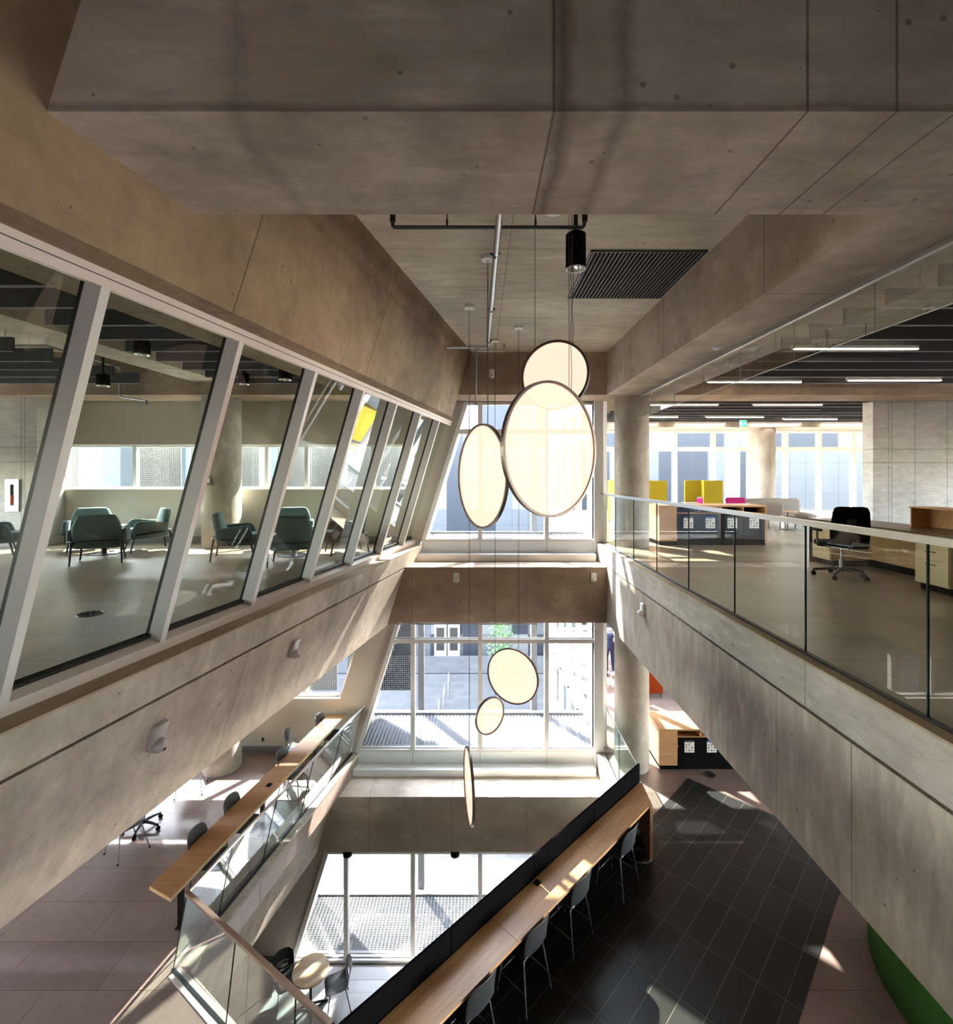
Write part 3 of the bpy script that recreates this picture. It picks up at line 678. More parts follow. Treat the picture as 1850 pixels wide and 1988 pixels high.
# study chairs whose legs show below the left beam
ch2=make_chair('chair','grey-legged chair whose thin legs stand below the left beam nearest the camera','chair',.45,M['plastic'],M['plastic'],M['chrome'],False,True,(-5.70,7.90,F2),2.6,'loose study chairs on the middle left floor')
copy_tree(ch2,(-5.55,9.45,F2),.3,'grey-legged chair below the left beam beside the sunlit floor patch','loose study chairs on the middle left floor')
def star_base(t,r=.30,cz=.06):
    for k in range(5):
        a=2*PI*k/5+.3; c,s_=math.cos(a),math.sin(a)
        arm=obj('base_arm', MB().tube([(0,0,.12),(r*.5*c,r*.5*s_,.11),(r*c,r*s_,.085)],[.028,.022,.017],8), M['black_m'], t)
        obj('caster', MB().tube([(r*c-.022*s_,r*s_+.022*c,.03),(r*c+.022*s_,r*s_-.022*c,.03)],.03,14).cyl((r*c,r*s_),.012,.03,.09,8), M['black'], arm)
    obj('gas_lift', MB().cyl((0,0),.03,.08,.26,16).cyl((0,0),.015,.26,.44,12), M['chrome'], t)
t=thing('task_chair','wheeled task chair glimpsed below the left beam on the middle floor','chair',(-5.78,8.42,F2),.8)
star_base(t,.29)
obj('seat', MB().rbox((0,0,.47),(.46,.46,.07),.03), M['plastic'], t)
obj('backrest', MB().rbox((0,-.24,.75),(.42,.05,.45),.024,0,.12), M['plastic'], t)
# office chair
t=thing('office_chair','black high-back office chair on five casters behind the upper desk','chair',(5.22,7.05,F3),-.22)
star_base(t,.33)
obj('seat', MB().rbox((0,.02,.48),(.52,.50,.08),.035), M['black'], t)
Mb=Matrix.Translation((0,-.25,.78))@Matrix.Rotation(.10,4,'X')
obj('backrest', MB().slab([(-.235,-.28),(-.25,-.1),(-.225,.17),(-.20,.235),(-.16,.25),(.16,.25),(.20,.235),(.225,.17),(.25,-.1),(.235,-.28)],.04,Mb,.012,3), M['black'], t)
obj('lumbar_pad', MB().rbox((0,-.285,.80),(.10,.012,.10),.005,0,.10), M['plastic'], t)
obj('back_bracket', MB().tube([(0,-.05,.42),(0,-.22,.44),(0,-.29,.55)],[.03,.028,.02],8), M['black_m'], t)
for s_ in (-1,1):
    a=obj('armrest', MB().tube([(s_*.24,-.03,.45),(s_*.32,-.03,.46),(s_*.325,-.03,.66)],.016,8), M['black_m'], t)
    obj('arm_pad', MB().rbox((s_*.32,.02,.68),(.085,.25,.03),.014), M['black'], a)

# ------------------------------------------------------------------ lounge armchairs
def armchair(label,loc,rz,group):
    t=thing('armchair',label,'armchair',loc,rz,group)     # faces +Y
    obj('seat', MB().rbox((0,.06,.37),(.60,.66,.13),.06), M['teal'], t)
    Mb=Matrix.Translation((0,-.30,.53))@Matrix.Rotation(.22,4,'X')
    obj('backrest', MB().slab([(-.27,-.26),(-.345,-.05),(-.33,.10),(-.27,.26),(-.22,.29),(.22,.29),(.27,.26),(.33,.10),(.345,-.05),(.27,-.26)],.12,Mb,.045,4), M['teal'], t)
    for s_ in (-1,1):
        Ma=Matrix.Translation((s_*.365,0,0))@Matrix.Rotation(PI/2,4,'Z')@Matrix.Rotation(0,4,'X')
        ol=[(-.32,.30),(-.34,.56),(.14,.60),(.20,.56),(.27,.36),(.20,.30)]
        obj('armrest', MB().slab(ol,.075,Ma,.03,3), M['teal'], t)
    obj('under_shell', MB().rbox((0,0,.31),(.66,.64,.12),.058), M['teal'], t)
    obj('frame_band', MB().tube([(-.41,.20,.335),(-.415,-.15,.37),(-.38,-.34,.385),(-.25,-.405,.39),(.25,-.405,.39),(.38,-.34,.385),(.415,-.15,.37),(.41,.20,.335)],.014,8), M['black_m'], t)
    for (a,b_,c,d_,z) in ((.28,.20,.32,.27,.30),(-.28,.20,-.32,.27,.30),(.33,-.37,.345,-.42,.38),(-.33,-.37,-.345,-.42,.38)):
        obj('leg', MB().tube([(a,b_,z),(c,d_,0)],[.02,.014],8), M['black_m'], t)
    return t
G='teal lounge armchairs behind the leaning glass'
A0=armchair('teal armchair seen from behind, in front of the pedestal table, left group',(-6.50,8.40,F3),.52,G)
for x,y,r,lb in ((-7.75,9.75,PI+.55,'teal armchair facing the camera by the wall, leftmost group, mostly hidden'),
                 (-6.60,9.65,PI/2+.75,'teal armchair facing left beside the wall, with sunlit back cushion'),
                 (-4.28,8.75,-PI/2+.35,'teal armchair facing right in front of the round column'),
                 (-3.13,8.2,.30,'teal armchair seen from behind, partly hidden by the middle mullion'),
                 (-3.75,9.85,PI+.3,'teal armchair facing the camera in the right group, top showing above another'),
                 (-2.58,9.25,PI/2+.45,'teal armchair facing left, rightmost of the lounge chairs'),
                 (-8.8,8.9,-PI/2+.7,'teal armchair cut off at the left edge near the concrete wall')):
    copy_tree(A0,(x,y,F3),r,lb,G)
def ped_table(loc,label):
    t=thing('side_table',label,'table',loc,0,'pedestal side tables in the lounge')
    obj('tabletop', MB().cyl((0,0),.36,.50,.525,40), M['white'], t)
    obj('pedestal', MB().cyl((0,0),.045,.01,.50,20), M['black_m'], t)
    obj('base', MB().cyl((0,0),.27,0,.014,40), M['black_m'], t)
    return t
t=ped_table((-7.05,9.2,F3),'white round side table on a black disc base in the left armchair group')
copy_tree(t,(-3.42,9.0,F3),0,'white round side table on a black disc base in the right armchair group','pedestal side tables in the lounge')

# ------------------------------------------------------------------ recycling islands
def poster(parent,x,z,header,y):
    s=obj('poster', MB().box(x-.10,x+.10,y-.004,y,z,z+.215), M['paper'], parent)
    ic=MB()
    for i in range(3):
        for j in range(3):
            if (i,j)==(2,2): continue
            cx=x-.065+.06*i; cz_=z+.045+.055*j; w=.008+.005*((i*2+j)%3); h_=.018+.006*((i+j)%2)
            ic.box(cx-w,cx+w,y-.006,y-.004,cz_-h_/2,cz_+h_/2)
    ic.box(x-.05,x+.05,y-.006,y-.004,z+.195,z+.203)
    obj('pictograms', ic, M['ink'], s)
    obj('poster_header', MB().box(x-.10,x+.10,y-.0045,y,z+.215,z+.245), M[header], s)
def island(label,loc):
    t=thing('recycling_cabinet',label,'cabinet',loc,0,'long maple recycling cabinets beside the right column')
    Lx,Dp,Hh=2.27,.77,.84
    obj('worktop', MB().box(0,Lx,0,Dp,Hh-.035,Hh), M['maple'], t)
    obj('end_panel', MB().box(0,.035,.0,Dp,.09,Hh-.035), M['maple'], t)
    obj('end_panel', MB().box(Lx-.04,Lx,.0,Dp,.09,Hh-.035), M['maple'], t)
    obj('fascia', MB().box(.035,.37,.0,.03,.09,Hh-.035), M['maple'], t)
    obj('plinth', MB().box(.02,.37,.02,Dp-.02,0,.09).box(.37,Lx-.02,.03,Dp-.02,0,.05), M['black'], t)
    obj('back_panel', MB().box(.035,Lx-.04,Dp-.02,Dp,.09,Hh-.035).box(.37,.385,.03,Dp,.09,Hh-.035), M['maple'], t)
    obj('shelf', MB().box(.37,Lx-.04,.0,.30,Hh-.17,Hh-.155), M['maple'], t)
    x=.385; w=(Lx-.04-.385)/4
    for k in range(4):
        d_=obj('bin_door', MB().box(x+.003,x+w-.003,0,.02,.02,Hh-.175), M['black'], t)
        poster(d_,x+w/2,.36,['signdark','bluehead','signdark','bluehead'][k],0)
        if k: obj('divider', MB().box(x-.01,x+.01,0,.3,Hh-.155,Hh-.035), M['maple'], t)
        x+=w
    obj('chute_recess', MB().box(.385,Lx-.04,.32,.34,Hh-.155,Hh-.035), M['black'], t)
    return t
M['signdark']=plain('poster_dark',(.03,.05,.04),.5); M['bluehead']=M['blue']
t=island('maple recycling cabinet with black bin doors on the middle floor beside the column',(3.72,10.09,F2))
copy_tree(t,(3.79,10.30,F3),0,'maple recycling cabinet with black bin doors behind the upper glass railing','long maple recycling cabinets beside the right column')
for (x,y,z,r,lb) in ((4.68,10.0-.07,F2,.115,'round dark floor vent in front of the recycling cabinet'),(-4.10,5.16,F3,.12,'round dark floor vent behind the leaning glass on the upper left floor')):
    t=thing('floor_vent',lb,'vent',(x,y,z+(0)))
    obj('rim', MB().lathe([(r-.012,0),(r-.012,.006),(r,.006),(r,0)],n=40), M['black_m'], t)
    obj('plate', MB().cyl((0,0),r-.012,0,.002,32), M['base'], t)
    s=MB()
    for k in range(10):
        a=2*PI*k/10; s.hexa([tuple(Matrix.Rotation(a,3,'Z')@Vector(p)) for p in ((.02,-.006,.002),(r-.02,-.004,.002),(r-.02,.010,.002),(.02,.006,.002),(.02,-.006,.005),(r-.02,-.004,.005),(r-.02,.010,.005),(.02,.006,.005))])
    obj('swirl_slots', s, M['black'], t)

# ------------------------------------------------------------------ reception desk
t=thing('reception_desk','maple reception desk with dark worktop and drawer units on the upper right','desk',(5.7,8.35,F3))
inv=Matrix.Translation((-5.7,-8.35,-F3))
def dobj(n,mb,mt,par=None): return obj(n,mb.xf(inv),mt,par or t)
dobj('worktop', MB().box(5.62,6.40,4.2,8.36,H(-.745),H(-.71)), M['walnut'])
dobj('end_panel', MB().box(5.64,6.38,8.33,8.36,F3,H(-.745)), M['black'])
def pedestal(y0,y1,rows,lab):
    p=dobj('pedestal', MB().box(5.68,6.34,y0,y1,F3+.09,H(-.745)), M['maple_l'])
    dobj('plinth', MB().box(5.74,6.30,y0+.02,y1-.0,F3,F3+.09), M['black'], p)
    for a,b_ in rows:
        d_=dobj('drawer', MB().box(5.662,5.68,y0+.006,y1-.006,F3+a,F3+b_-.006), M['maple_l'], p)
pedestal(7.90,8.32,[(.10,.25),(.25,.40),(.40,.55),(.55,.70)],'')
pedestal(5.90,6.36,[(.10,.40),(.40,.55),(.55,.70)],'')
hn=MB()
for z in (.34,.50,.65): hn.box(5.645,5.655,6.06,6.20,F3+z,F3+z+.010).box(5.655,5.662,6.07,6.08,F3+z,F3+z+.01).box(5.655,5.662,6.18,6.19,F3+z,F3+z+.01)
dobj('drawer_handle', hn, M['black_m'])
dobj('modesty_panel', MB().box(6.34,6.37,4.2,8.33,F3+.10,H(-.745)), M['maple'])
dobj('modesty_plinth', MB().box(6.33,6.36,4.2,8.33,F3,F3+.10), M['black'])
u=dobj('shelf_unit', MB().box(6.07,6.36,6.87,6.89,H(-.71),H(-.44)).box(6.34,6.36,4.4,6.87,H(-.71),H(-.44)).box(6.06,6.37,4.4,6.90,H(-.44),H(-.42)), M['maple'])

# ------------------------------------------------------------------ booths, sofa
def booth(name,label,loc,rz,mat,cush,dep=.55,grp=None):
    t=thing(name,label,'booth',loc,rz,grp)       # opens to -X
    obj('side_panel', MB().rbox((dep/2,-.65,.72),(dep,.06,1.22),.025), mat, t)
    obj('side_panel', MB().rbox((dep/2,.65,.72),(dep,.06,1.22),.025), mat, t)
    obj('back_panel', MB().rbox((dep-.0,0,.72),(.06,1.34,1.22),.025), mat, t)
    obj('seat', MB().rbox((dep/2-.05,0,.38),(dep+.1,1.2,.16),.05), M['sofa'], t)
    obj('seat_back', MB().rbox((dep-.12,0,.62),(.14,1.2,.38),.05), M['sofa'], t)
    for a in (.04,dep-.03):
        for b_ in (-.62,.62): obj('leg', MB().cyl((a,b_),.014,0,.30,10), M['black_m'], t)
    return t
b1=booth('high_back_booth','mustard yellow high-back booth right of the near column, magenta cushion inside',(6.5,14.85,F3),0,M['yellow'],True)
b2=booth('high_back_booth','mustard yellow high-back booth directly beside the near column',(5.45,14.85,F3),PI,M['yellow'],False,1.35)
b3=booth('high_back_booth','burnt orange high-back booth on the middle floor behind the column',(5.03,14.05,F2),PI,M['orange'],False,.70)
tag(obj('cushion', MB().rbox((6.82,15.05,F3+.60),(.12,.40,.36),.06,.0,.0), M['magenta']), 'magenta cushion leaning inside the yellow booth','cushion')
tag(obj('cushion', MB().rbox((7.45,14.2,F3+.66),(.55,.14,.36),.06,0,-.3), M['magenta']), 'magenta cushion on the left end of the taupe sofa','cushion')
t=thing('laptop_table','small white swivel table at the mouth of the yellow booth','table',(6.36,14.75,F3))
obj('tabletop', MB().rbox((0,0,.66),(.42,.3,.02),.008), M['white'], t); obj('leg', MB().cyl((0,0),.014,.01,.65,10), M['black_m'], t); obj('base', MB().cyl((0,0),.16,0,.012,24), M['black_m'], t)
t=thing('sofa','long taupe sofa with a low curved back before the far windows','sofa',(8.45,14.4,F3))
obj('backrest', MB().rbox((.0,.0,.58),(1.95,.22,.46),.10), M['sofa'], t); obj('seat', MB().rbox((.0,.32,.36),(1.95,.62,.16),.07), M['sofa'], t)
for a in (-.85,0,.85):
    for b_ in (-.02,.5): obj('leg', MB().cyl((a,b_),.014,0,.3,8), M['black_m'], t)
t=thing('sofa','short taupe sofa section seen from behind, in front of the long sofa','sofa',(7.72,13.25,F3))
obj('backrest', MB().rbox((0,0,.56),(1.0,.20,.38),.09), M['sofa'], t); obj('seat', MB().rbox((0,.30,.36),(1.0,.6,.16),.07), M['sofa'], t)
for a in (-.42,.42):
    for b_ in (-.02,.5): obj('leg', MB().cyl((a,b_),.014,0,.3,8), M['black_m'], t)
t=thing('ottoman','taupe rounded ottoman at the right end of the sofas','ottoman',(9.0,13.75,F3))
obj('seat', MB().sphere((0,0,.34),.42,24,(1,1,.27)), M['sofa'], t)
for a,b_ in ((.25,.2),(-.25,.2),(.25,-.2),(-.25,-.2)): obj('leg', MB().cyl((a,b_),.012,0,.28,8), M['black_m'], t)
t=thing('side_table','small maple side table between sofa and ottoman','table',(8.42,13.35,F3))
obj('tabletop', MB().cyl((0,0),.22,.48,.50,28), M['maple'], t); obj('pedestal', MB().cyl((0,0),.014,.01,.48,10), M['black_m'], t); obj('base', MB().cyl((0,0),.15,0,.012,24), M['black_m'], t)
# curved green sofa
t=thing('curved_sofa','dark green curved sofa under the right beam, at the lower right corner','sofa',(6.63,5.3,F2))
def arc_ring(r0,r1,z0,z1,a0,a1,n=48,bev=.05):
    mb=MB(); prof=[(r0,z0),(r1,z0),(r1,z1-bev),(r1-bev*.3,z1-bev*.3),(r1-bev,z1),(r0+bev,z1),(r0+bev*.3,z1-bev*.3),(r0,z1-bev)]
    vs=[];fs=[];k=len(prof)
    for i in range(n+1):
        a=a0+(a1-a0)*i/n
        for r,z in prof: vs.append((r*math.cos(a),r*math.sin(a),z))
    for i in range(n):
        for j in range(k):
            a=i*k+j;b_=i*k+(j+1)%k; fs.append((a,b_,b_+k,a+k))
    fs+= [tuple(range(k)), tuple(range(n*k,(n+1)*k))[::-1]]
    return mb.add(vs,fs,True)
obj('backrest', arc_ring(1.72,1.9,.02,.80,math.radians(95),math.radians(275)), M['green'], t)
obj('seat', arc_ring(1.12,1.72,.02,.44,math.radians(95),math.radians(275)), M['green'], t)

# ------------------------------------------------------------------ cable coil
t=thing('cable_coil','loose coil of dark cable on the slate floor under the counter end','cable',(2.52,7.78,F2))
for k in range(4):
    r=.13+.018*k; pts=[(r*math.cos(a*PI/12)+.01*k,r*.9*math.sin(a*PI/12),.012+.006*k+.006*math.sin(a+k)) for a in range(25)]
    obj('loop', MB().tube(pts,.006,6), M['base'], t)
obj('adapter', MB().rbox((-.25,.02,.03),(.12,.07,.045),.01,.5), M['plastic'], t)
# ------------------------------------------------------------------ glowing pendant discs
def pendant(label, c, D_, yaw, can):
    t=thing('disc_pendant',label,'pendant lamp',(c[0],c[1],H(c[2])),0,'glowing disc pendants hung in the atrium')
    R=D_/2; Mr=Matrix.Rotation(yaw,4,'Z')@Matrix.Rotation(PI/2,4,'X')
    d_=.038; n=96
    vs=[];fs=[]
    prof=[(R-.022,-d_/2),(R,-d_/2),(R,d_/2),(R-.022,d_/2)]
    rim=MB()
    rim.lathe(prof+[prof[0]],n=n,smooth=False).xf(Mr)
    r=obj('rim', rim, M['rim'], t)
    obj('diffuser', MB().cyl((0,0),R-.022,-.003,.003,n).xf(Mr), M['disc'], t)
    zc=H(2.49)-H(c[2]); e=Vector((math.cos(yaw),math.sin(yaw),0)); cx=sum(can)/len(can)
    for k,q in enumerate(can):
        z0=math.sqrt(max(0,R*R-q*q))-.004
        pts=[(e.x*q+(.006*math.sin(f*2.2) if k==len(can)-1 else 0),e.y*q,z0+(zc-.03-z0)*f/8) for f in range(9)]
        obj('suspension_cable' if k==0 else 'power_cable', MB().tube(pts,.0028,5), M['pipe_d'], t)
    obj('canopy', MB().cyl((e.x*cx,e.y*cx),.075,zc-.035,zc,32), M['white'], t)
    return t
pendant('largest glowing disc pendant, front and centre before the upper window',(.628,4.20,.234),1.17,math.radians(39.5),(.22,.25))
pendant('round glowing disc pendant highest up, partly behind the largest disc',(.703,4.55,.94),.65,math.radians(-24),(-.19,.17))
pendant('narrow oval glowing disc pendant left of the largest disc',(.025,5.70,.005),1.215,math.radians(-62.6),(.165,.15))
pendant('tilted glowing disc pendant in front of the middle window',(.56,8.19,-3.34),.93,math.radians(-28),(.12,.10))
pendant('smallest glowing disc pendant below the tilted one',(.196,8.86,-4.33),.66,math.radians(38),(.13,.11))
pendant('edge-on glowing disc pendant hanging lowest, a thin sliver',(-.15,7.20,-4.54),1.02,math.radians(-81),(.02,.06))

# ------------------------------------------------------------------ pipes on the ceiling
t=thing('sprinkler_pipe','galvanised sprinkler main running along the atrium ceiling','pipe',(.14,4.0,H(2.2)))
inv=Matrix.Translation((-.14,-4.0,-H(2.2)))
def pob(n,mb,mt,par): return obj(n,mb.xf(inv),mt,par)
pob('main_run', MB().tube([(.178,3.0,H(2.2)),(.145,8.28,H(2.2))],.029,16), M['pipe'], t)
for y in (4.85,6.45,7.95):
    c=pob('pipe_clamp', MB().tube([(.115,y,H(2.215)),(.16,y,H(2.165)),(.205,y,H(2.215))],.010,8).tube([(.16,y,H(2.23)),(.16,y,H(2.485))],.005,6), M['black_m'], t)
t=thing('sprinkler_pipe','thin dark sprinkler pipe crossing the ceiling behind the overhead beam','pipe',(0,4.42,H(2.25)))
inv=Matrix.Translation((0,-4.42,-H(2.25)))
pob('cross_run', MB().tube([(-.78,4.42,H(2.47)),(-.78,4.42,H(2.27)),(-.765,4.42,H(2.252)),(-.74,4.42,H(2.25)),(.93,4.42,H(2.25)),(.95,4.42,H(2.27)),(.955,4.42,H(2.47))],.0175,12), M['pipe_d'], t)
for x in (-.29,.51): pob('hanger_rod', MB().tube([(x,4.42,H(2.25)),(x,4.42,H(2.488))],.006,6).cyl((x,4.42),.011,H(2.26),H(2.32),8), M['black_m'], t)
for x in (-.78,.955): pob('sprinkler_fitting', MB().cyl((x,4.42),.026,H(2.30),H(2.40),12), M['black_m'], t)
t=thing('sprinkler_pipe','sprinkler branch meeting the left beam near the upper window','pipe',(0,8.3,H(2.2)))
inv=Matrix.Translation((0,-8.3,-H(2.2)))
pob('branch_run', MB().tube([(-.64,8.3,H(2.19)),(.10,8.3,H(2.19)),(.13,8.28,H(2.2))],.022,12), M['pipe'], t)
pob('drop_pipe', MB().tube([(-.045,8.32,H(2.17)),(-.05,8.32,H(1.83)),(-.06,8.32,H(1.25))],[.022,.020,.013],10), M['pipe'], t)
pob('side_arm', MB().tube([(-.045,8.3,H(2.13)),(.40,8.3,H(2.13)),(.425,8.3,H(2.15)),(.425,8.3,H(2.25))],.013,10), M['pipe'], t)
pob('sprinkler_head', MB().cyl((.425,8.3),.018,H(2.20),H(2.24),10).cyl((-.05,8.32),.02,H(1.22),H(1.26),10), M['chrome'], t)
t=thing('sprinkler_pipe','thin grey pipe under the beam above the middle window','pipe',(0,10.35,H(-3.12)))
inv=Matrix.Translation((0,-10.35,-H(-3.12)))
pob('run', MB().tube([(-2.1,10.35,H(-3.12)),(1.20,10.35,H(-3.12)),(1.23,10.35,H(-3.14)),(1.24,10.35,H(-3.22))],.016,10), M['pipe'], t)
for x in (-1.2,.1,.9): pob('hanger_rod', MB().tube([(x,10.35,H(-3.12)),(x,10.35,H(-2.935))],.005,6), M['pipe'], t)
t=thing('sprinkler_pipe','bent sprinkler pipe under the lounge ceiling behind the leaning glass','pipe',(-7,9,H(2.1)))
inv=Matrix.Translation((7,-9,-H(2.1)))
pob('run', MB().tube([(-8.6,7.85,H(2.1)),(-6.95,7.85,H(2.1)),(-6.94,9.42,H(2.1)),(-6.94,9.45,H(2.05)),(-6.94,9.45,H(1.56)),(-6.90,9.45,H(1.53)),(-6.43,9.45,H(1.46)),(-6.42,9.45,H(1.40))],.018,10), M['pipe'], t)
pob('hanger_rod', MB().tube([(-7.6,7.85,H(2.1)),(-7.6,7.85,H(2.489))],.006,6), M['pipe'], t)
t=thing('sprinkler_pipe','dark sprinkler pipe bend under the office ceiling beside the smoke baffle','pipe',(4.5,8.3,H(2)))
inv=Matrix.Translation((-4.5,-8.3,-H(2)))
pob('run', MB().tube([(4.26,8.3,H(1.88)),(4.26,8.3,H(2.0)),(4.95,8.3,H(2.0)),(5.02,8.3,H(2.03)),(5.03,8.3,H(2.488))],.022,10), M['pipe_d'], t)
pob('sprinkler_head', MB().cyl((4.26,8.3),.03,H(1.84),H(1.90),10), M['chrome'], t)
# cylinder downlights
def downlight(label,x,y,hb,r,ht,hc,grp=None):
    t=thing('cylinder_downlight',label,'ceiling lamp',(x,y,H(hb)),0,grp)
    obj('housing', MB().lathe([(r-.012,.0),(r,.0),(r,ht-.02),(r-.03,ht),(.0,ht)],n=40), M['black'], t)
    obj('reflector', MB().lathe([(r-.012,0),(r-.03,.05),(.03,.09),(0,.09)],n=32), M['lampcup'], t)
    obj('trim_ring', MB().lathe([(r-.016,-.002),(r,-.002),(r,.008),(r-.016,.008)],n=40), M['white'], t)
    if hc>hb+ht+.01: obj('stem', MB().cyl((0,0),.02,ht-.005,hc-hb,10), M['black_m'], t)
    return t
downlight('black cylinder downlight hanging beside the ceiling grille above the discs',.905,4.58,1.94,.093,.34,2.49)
GL='black cylinder downlights in the lounge ceiling'
for x,y,h,r,lb in ((-4.52,6.56,1.63,.10,'black cylinder downlight between baffles seen through the second pane'),(-6.4,8.33,1.54,.10,'black cylinder downlight hanging lowest beside the bent lounge pipe'),(-3.07,7.75,1.53,.10,'black cylinder downlight between baffles seen through the third pane'),(-4.0,8.33,1.57,.09,'black cylinder downlight behind the second mullion of the lounge glass')):
    downlight(lb,x,y,h,r,.2,2.49,GL)
downlight('black cylinder lamp under the low beam at its left end',-2.66,9.70+.2,-7.66,.09,.13,-7.52,'lamps under the lowest beam')
downlight('black cylinder lamp under the low beam near its middle',-.485,9.90,-7.66,.09,.13,-7.52,'lamps under the lowest beam')
# ceiling grille
t=thing('ceiling_grille','dark slatted return air grille in the atrium ceiling','vent',(1.86,6.1,H(2.49)))
gx0,gx1,gy0,gy1=-.63,.66,-.72,.70
obj('frame', MB().box(gx0,gx1,gy0,gy0+.02,-.02,0).box(gx0,gx1,gy1-.02,gy1,-.02,0).box(gx0,gx0+.02,gy0,gy1,-.02,0).box(gx1-.02,gx1,gy0,gy1,-.02,0), M['pipe_d'], t)
obj('backing', MB().box(gx0+.02,gx1-.02,gy0+.02,gy1-.02,-.004,-.001), M['black'], t)
for k in range(26):
    x=gx0+.035+k*(gx1-gx0-.06)/25.5
    obj('slat', MB().box(x,x+.014,gy0+.02,gy1-.02,-.018,-.005), M['base'], t)
# felt baffles
GB='charcoal felt ceiling baffles'
def baffle(x0,x1,y,lab,hb=1.75,t_=.05,hh=.2):
    t=thing('acoustic_baffle',lab,'baffle',((x0+x1)/2,y,H(hb)),0,GB); w=(x1-x0)/2
    obj('panel', MB().box(-w,w,-t_/2,t_/2,.006,hh), M['felt'], t)
    obj('edge_trim', MB().box(-w,w,-t_/2,t_/2,0,.006).box(-w,-w+.006,-t_/2,t_/2,.006,hh), M['trimdark'], t)
    wr=MB()
    for q in (-w+.35,0,w-.35): wr.tube([(q,0,hh),(q,0,2.488-hb)],.003,5)
    obj('hanger_wire', wr, M['pipe'], t)
zr=['nearest','second','third','fourth','fifth','sixth','seventh','eighth','ninth','tenth','eleventh','twelfth']
for k in range(9):
    y=4.5+.59*k; baffle(4.24,9.5,y,'charcoal felt baffle over the office, %s in the row from the camera'%zr[k])
for k in range(9):
    y=4.5+.59*k; xr=XP(y,1.75)-.86
    baffle(-5.10+.04*k,xr,y,'charcoal felt baffle over the lounge beside the leaning glass, %s from the camera'%zr[k])
for k in range(9):
    y=4.5+.59*k; baffle(-10.5,-6.65+.03*k,y,'charcoal felt baffle in the far left lounge row, %s from the camera'%zr[k])
for k in range(9):
    y=11.2+.56*k; baffle(3.9,14.5 if k%3 else 9.0,y,'charcoal felt baffle in the rear office bay, %s behind the cross beam'%zr[k])
# linear lamps
GLn='slim linear lamps between the office baffles'
lin=[(4.27,5.94,6.63,'slim linear lamp brightest and nearest over the office'),(4.2,5.9,8.97,'slim linear lamp just left of centre beyond the smoke baffle'),(6.65,8.3,8.80,'slim linear lamp beside the orange-lit beam at the right edge'),
(4.16,5.78,11.85,'slim linear lamp in the rear bay nearest the column'),(6.66,8.3,11.85,'slim linear lamp in the first rear row, right one'),(4.25,5.8,14.28,'slim linear lamp in the second rear row partly behind the column'),(6.65,8.3,14.28,'slim linear lamp in the second rear row, middle one'),(9.25,10.85,14.84,'slim linear lamp in the second rear row before the concrete wall'),
(4.3,5.9,16.1,'slim linear lamp in the last row behind the column'),(6.5,8.1,16.1,'slim linear lamp in the last row left of the exit sign'),(8.95,10.6,16.1,'slim linear lamp in the last row above the far column'),(11.3,12.9,16.1,'slim linear lamp in the last row beside the concrete wall')]
for x0,x1,y,lb in lin:
    t=thing('linear_lamp',lb,'ceiling lamp',((x0+x1)/2,y,H(1.72)),0,GLn); w=(x1-x0)/2
    obj('housing', MB().box(-w-.03,w+.0,-.022,.022,.012,.05).box(-w-.04,-w-.03,-.022,.022,0,.06), M['white'], t)
    obj('diffuser', MB().box(-w,w,-.02,.02,0,.012), M['lamp'], t)
    wr=MB()
    for q in (-w+.2,w-.2): wr.tube([(q,0,.05),(q,0,.768)],.003,5)
    obj('hanger_wire', wr, M['pipe'], t)
# exit sign
t=thing('exit_sign','green running man exit sign hanging over the far office','sign',(8.32,15.4,H(1.56)))
obj('housing', MB().box(-.11,.11,.0,.03,0,.20).box(-.1,.1,.005,.025,.20,.235), M['white'], t)
obj('face', MB().box(-.105,.105,-.003,0,.006,.194), M['signgreen'], t)
# running figure and arrow
pf=MB()
def flat(pts): pf.loft([(x,-.006,z) for x,z in pts],[(x,-.003,z) for x,z in pts])
flat([(-.062+.012*math.cos(a*PI/6),.155+.012*math.sin(a*PI/6)) for a in range(12)])
for pts in (([(-.082,.135),(-.060,.142),(-.048,.095),(-.068,.088)]),([(-.068,.095),(-.050,.09),(-.028,.068),(-.034,.06)]),([(-.034,.07),(-.026,.068),(-.030,.035),(-.038,.035)]),([(-.066,.095),(-.052,.09),(-.072,.050),(-.082,.054)]),([(-.080,.056),(-.074,.048),(-.095,.042),(-.096,.05)]),([(-.062,.138),(-.058,.130),(-.034,.115),(-.032,.122)]),([(-.080,.136),(-.074,.130),(-.092,.108),(-.098,.112)])): flat(pts)
flat([(.0,.09),(.05,.09),(.05,.065),(.092,.10),(.05,.135),(.05,.11),(.0,.11)])
obj('pictogram', pf, M['signwhite'], t)
obj('bracket', MB().cyl((0,.015),.01,.235,.925,8), M['pipe'], t)
# detectors
for x,y,h,lb in ((4.05+.0-1.15,8.0,1.636,'white smoke detector under the right concrete beam'),(5.78,6.48,2.49,'white smoke detector on the office ceiling above the baffles'),(5.75,8.75,2.49,'white smoke detector on the office ceiling behind the smoke baffle'),(7.95,15.2,2.2,'white dome detector beside the exit sign')):
    if h==1.636: x,y=3.0,6.17
    t=thing('smoke_detector',lb,'detector',(x,y,H(h)))
    obj('base', MB().cyl((0,0),.06,-.015,0,28), M['white'], t); obj('dome', MB().lathe([(.045,-.015),(.042,-.032),(.02,-.042),(0,-.043)],n=28), M['white'], t)
    if h==2.2: obj('stem', MB().cyl((0,0),.01,0,.288,8), M['pipe'], t)
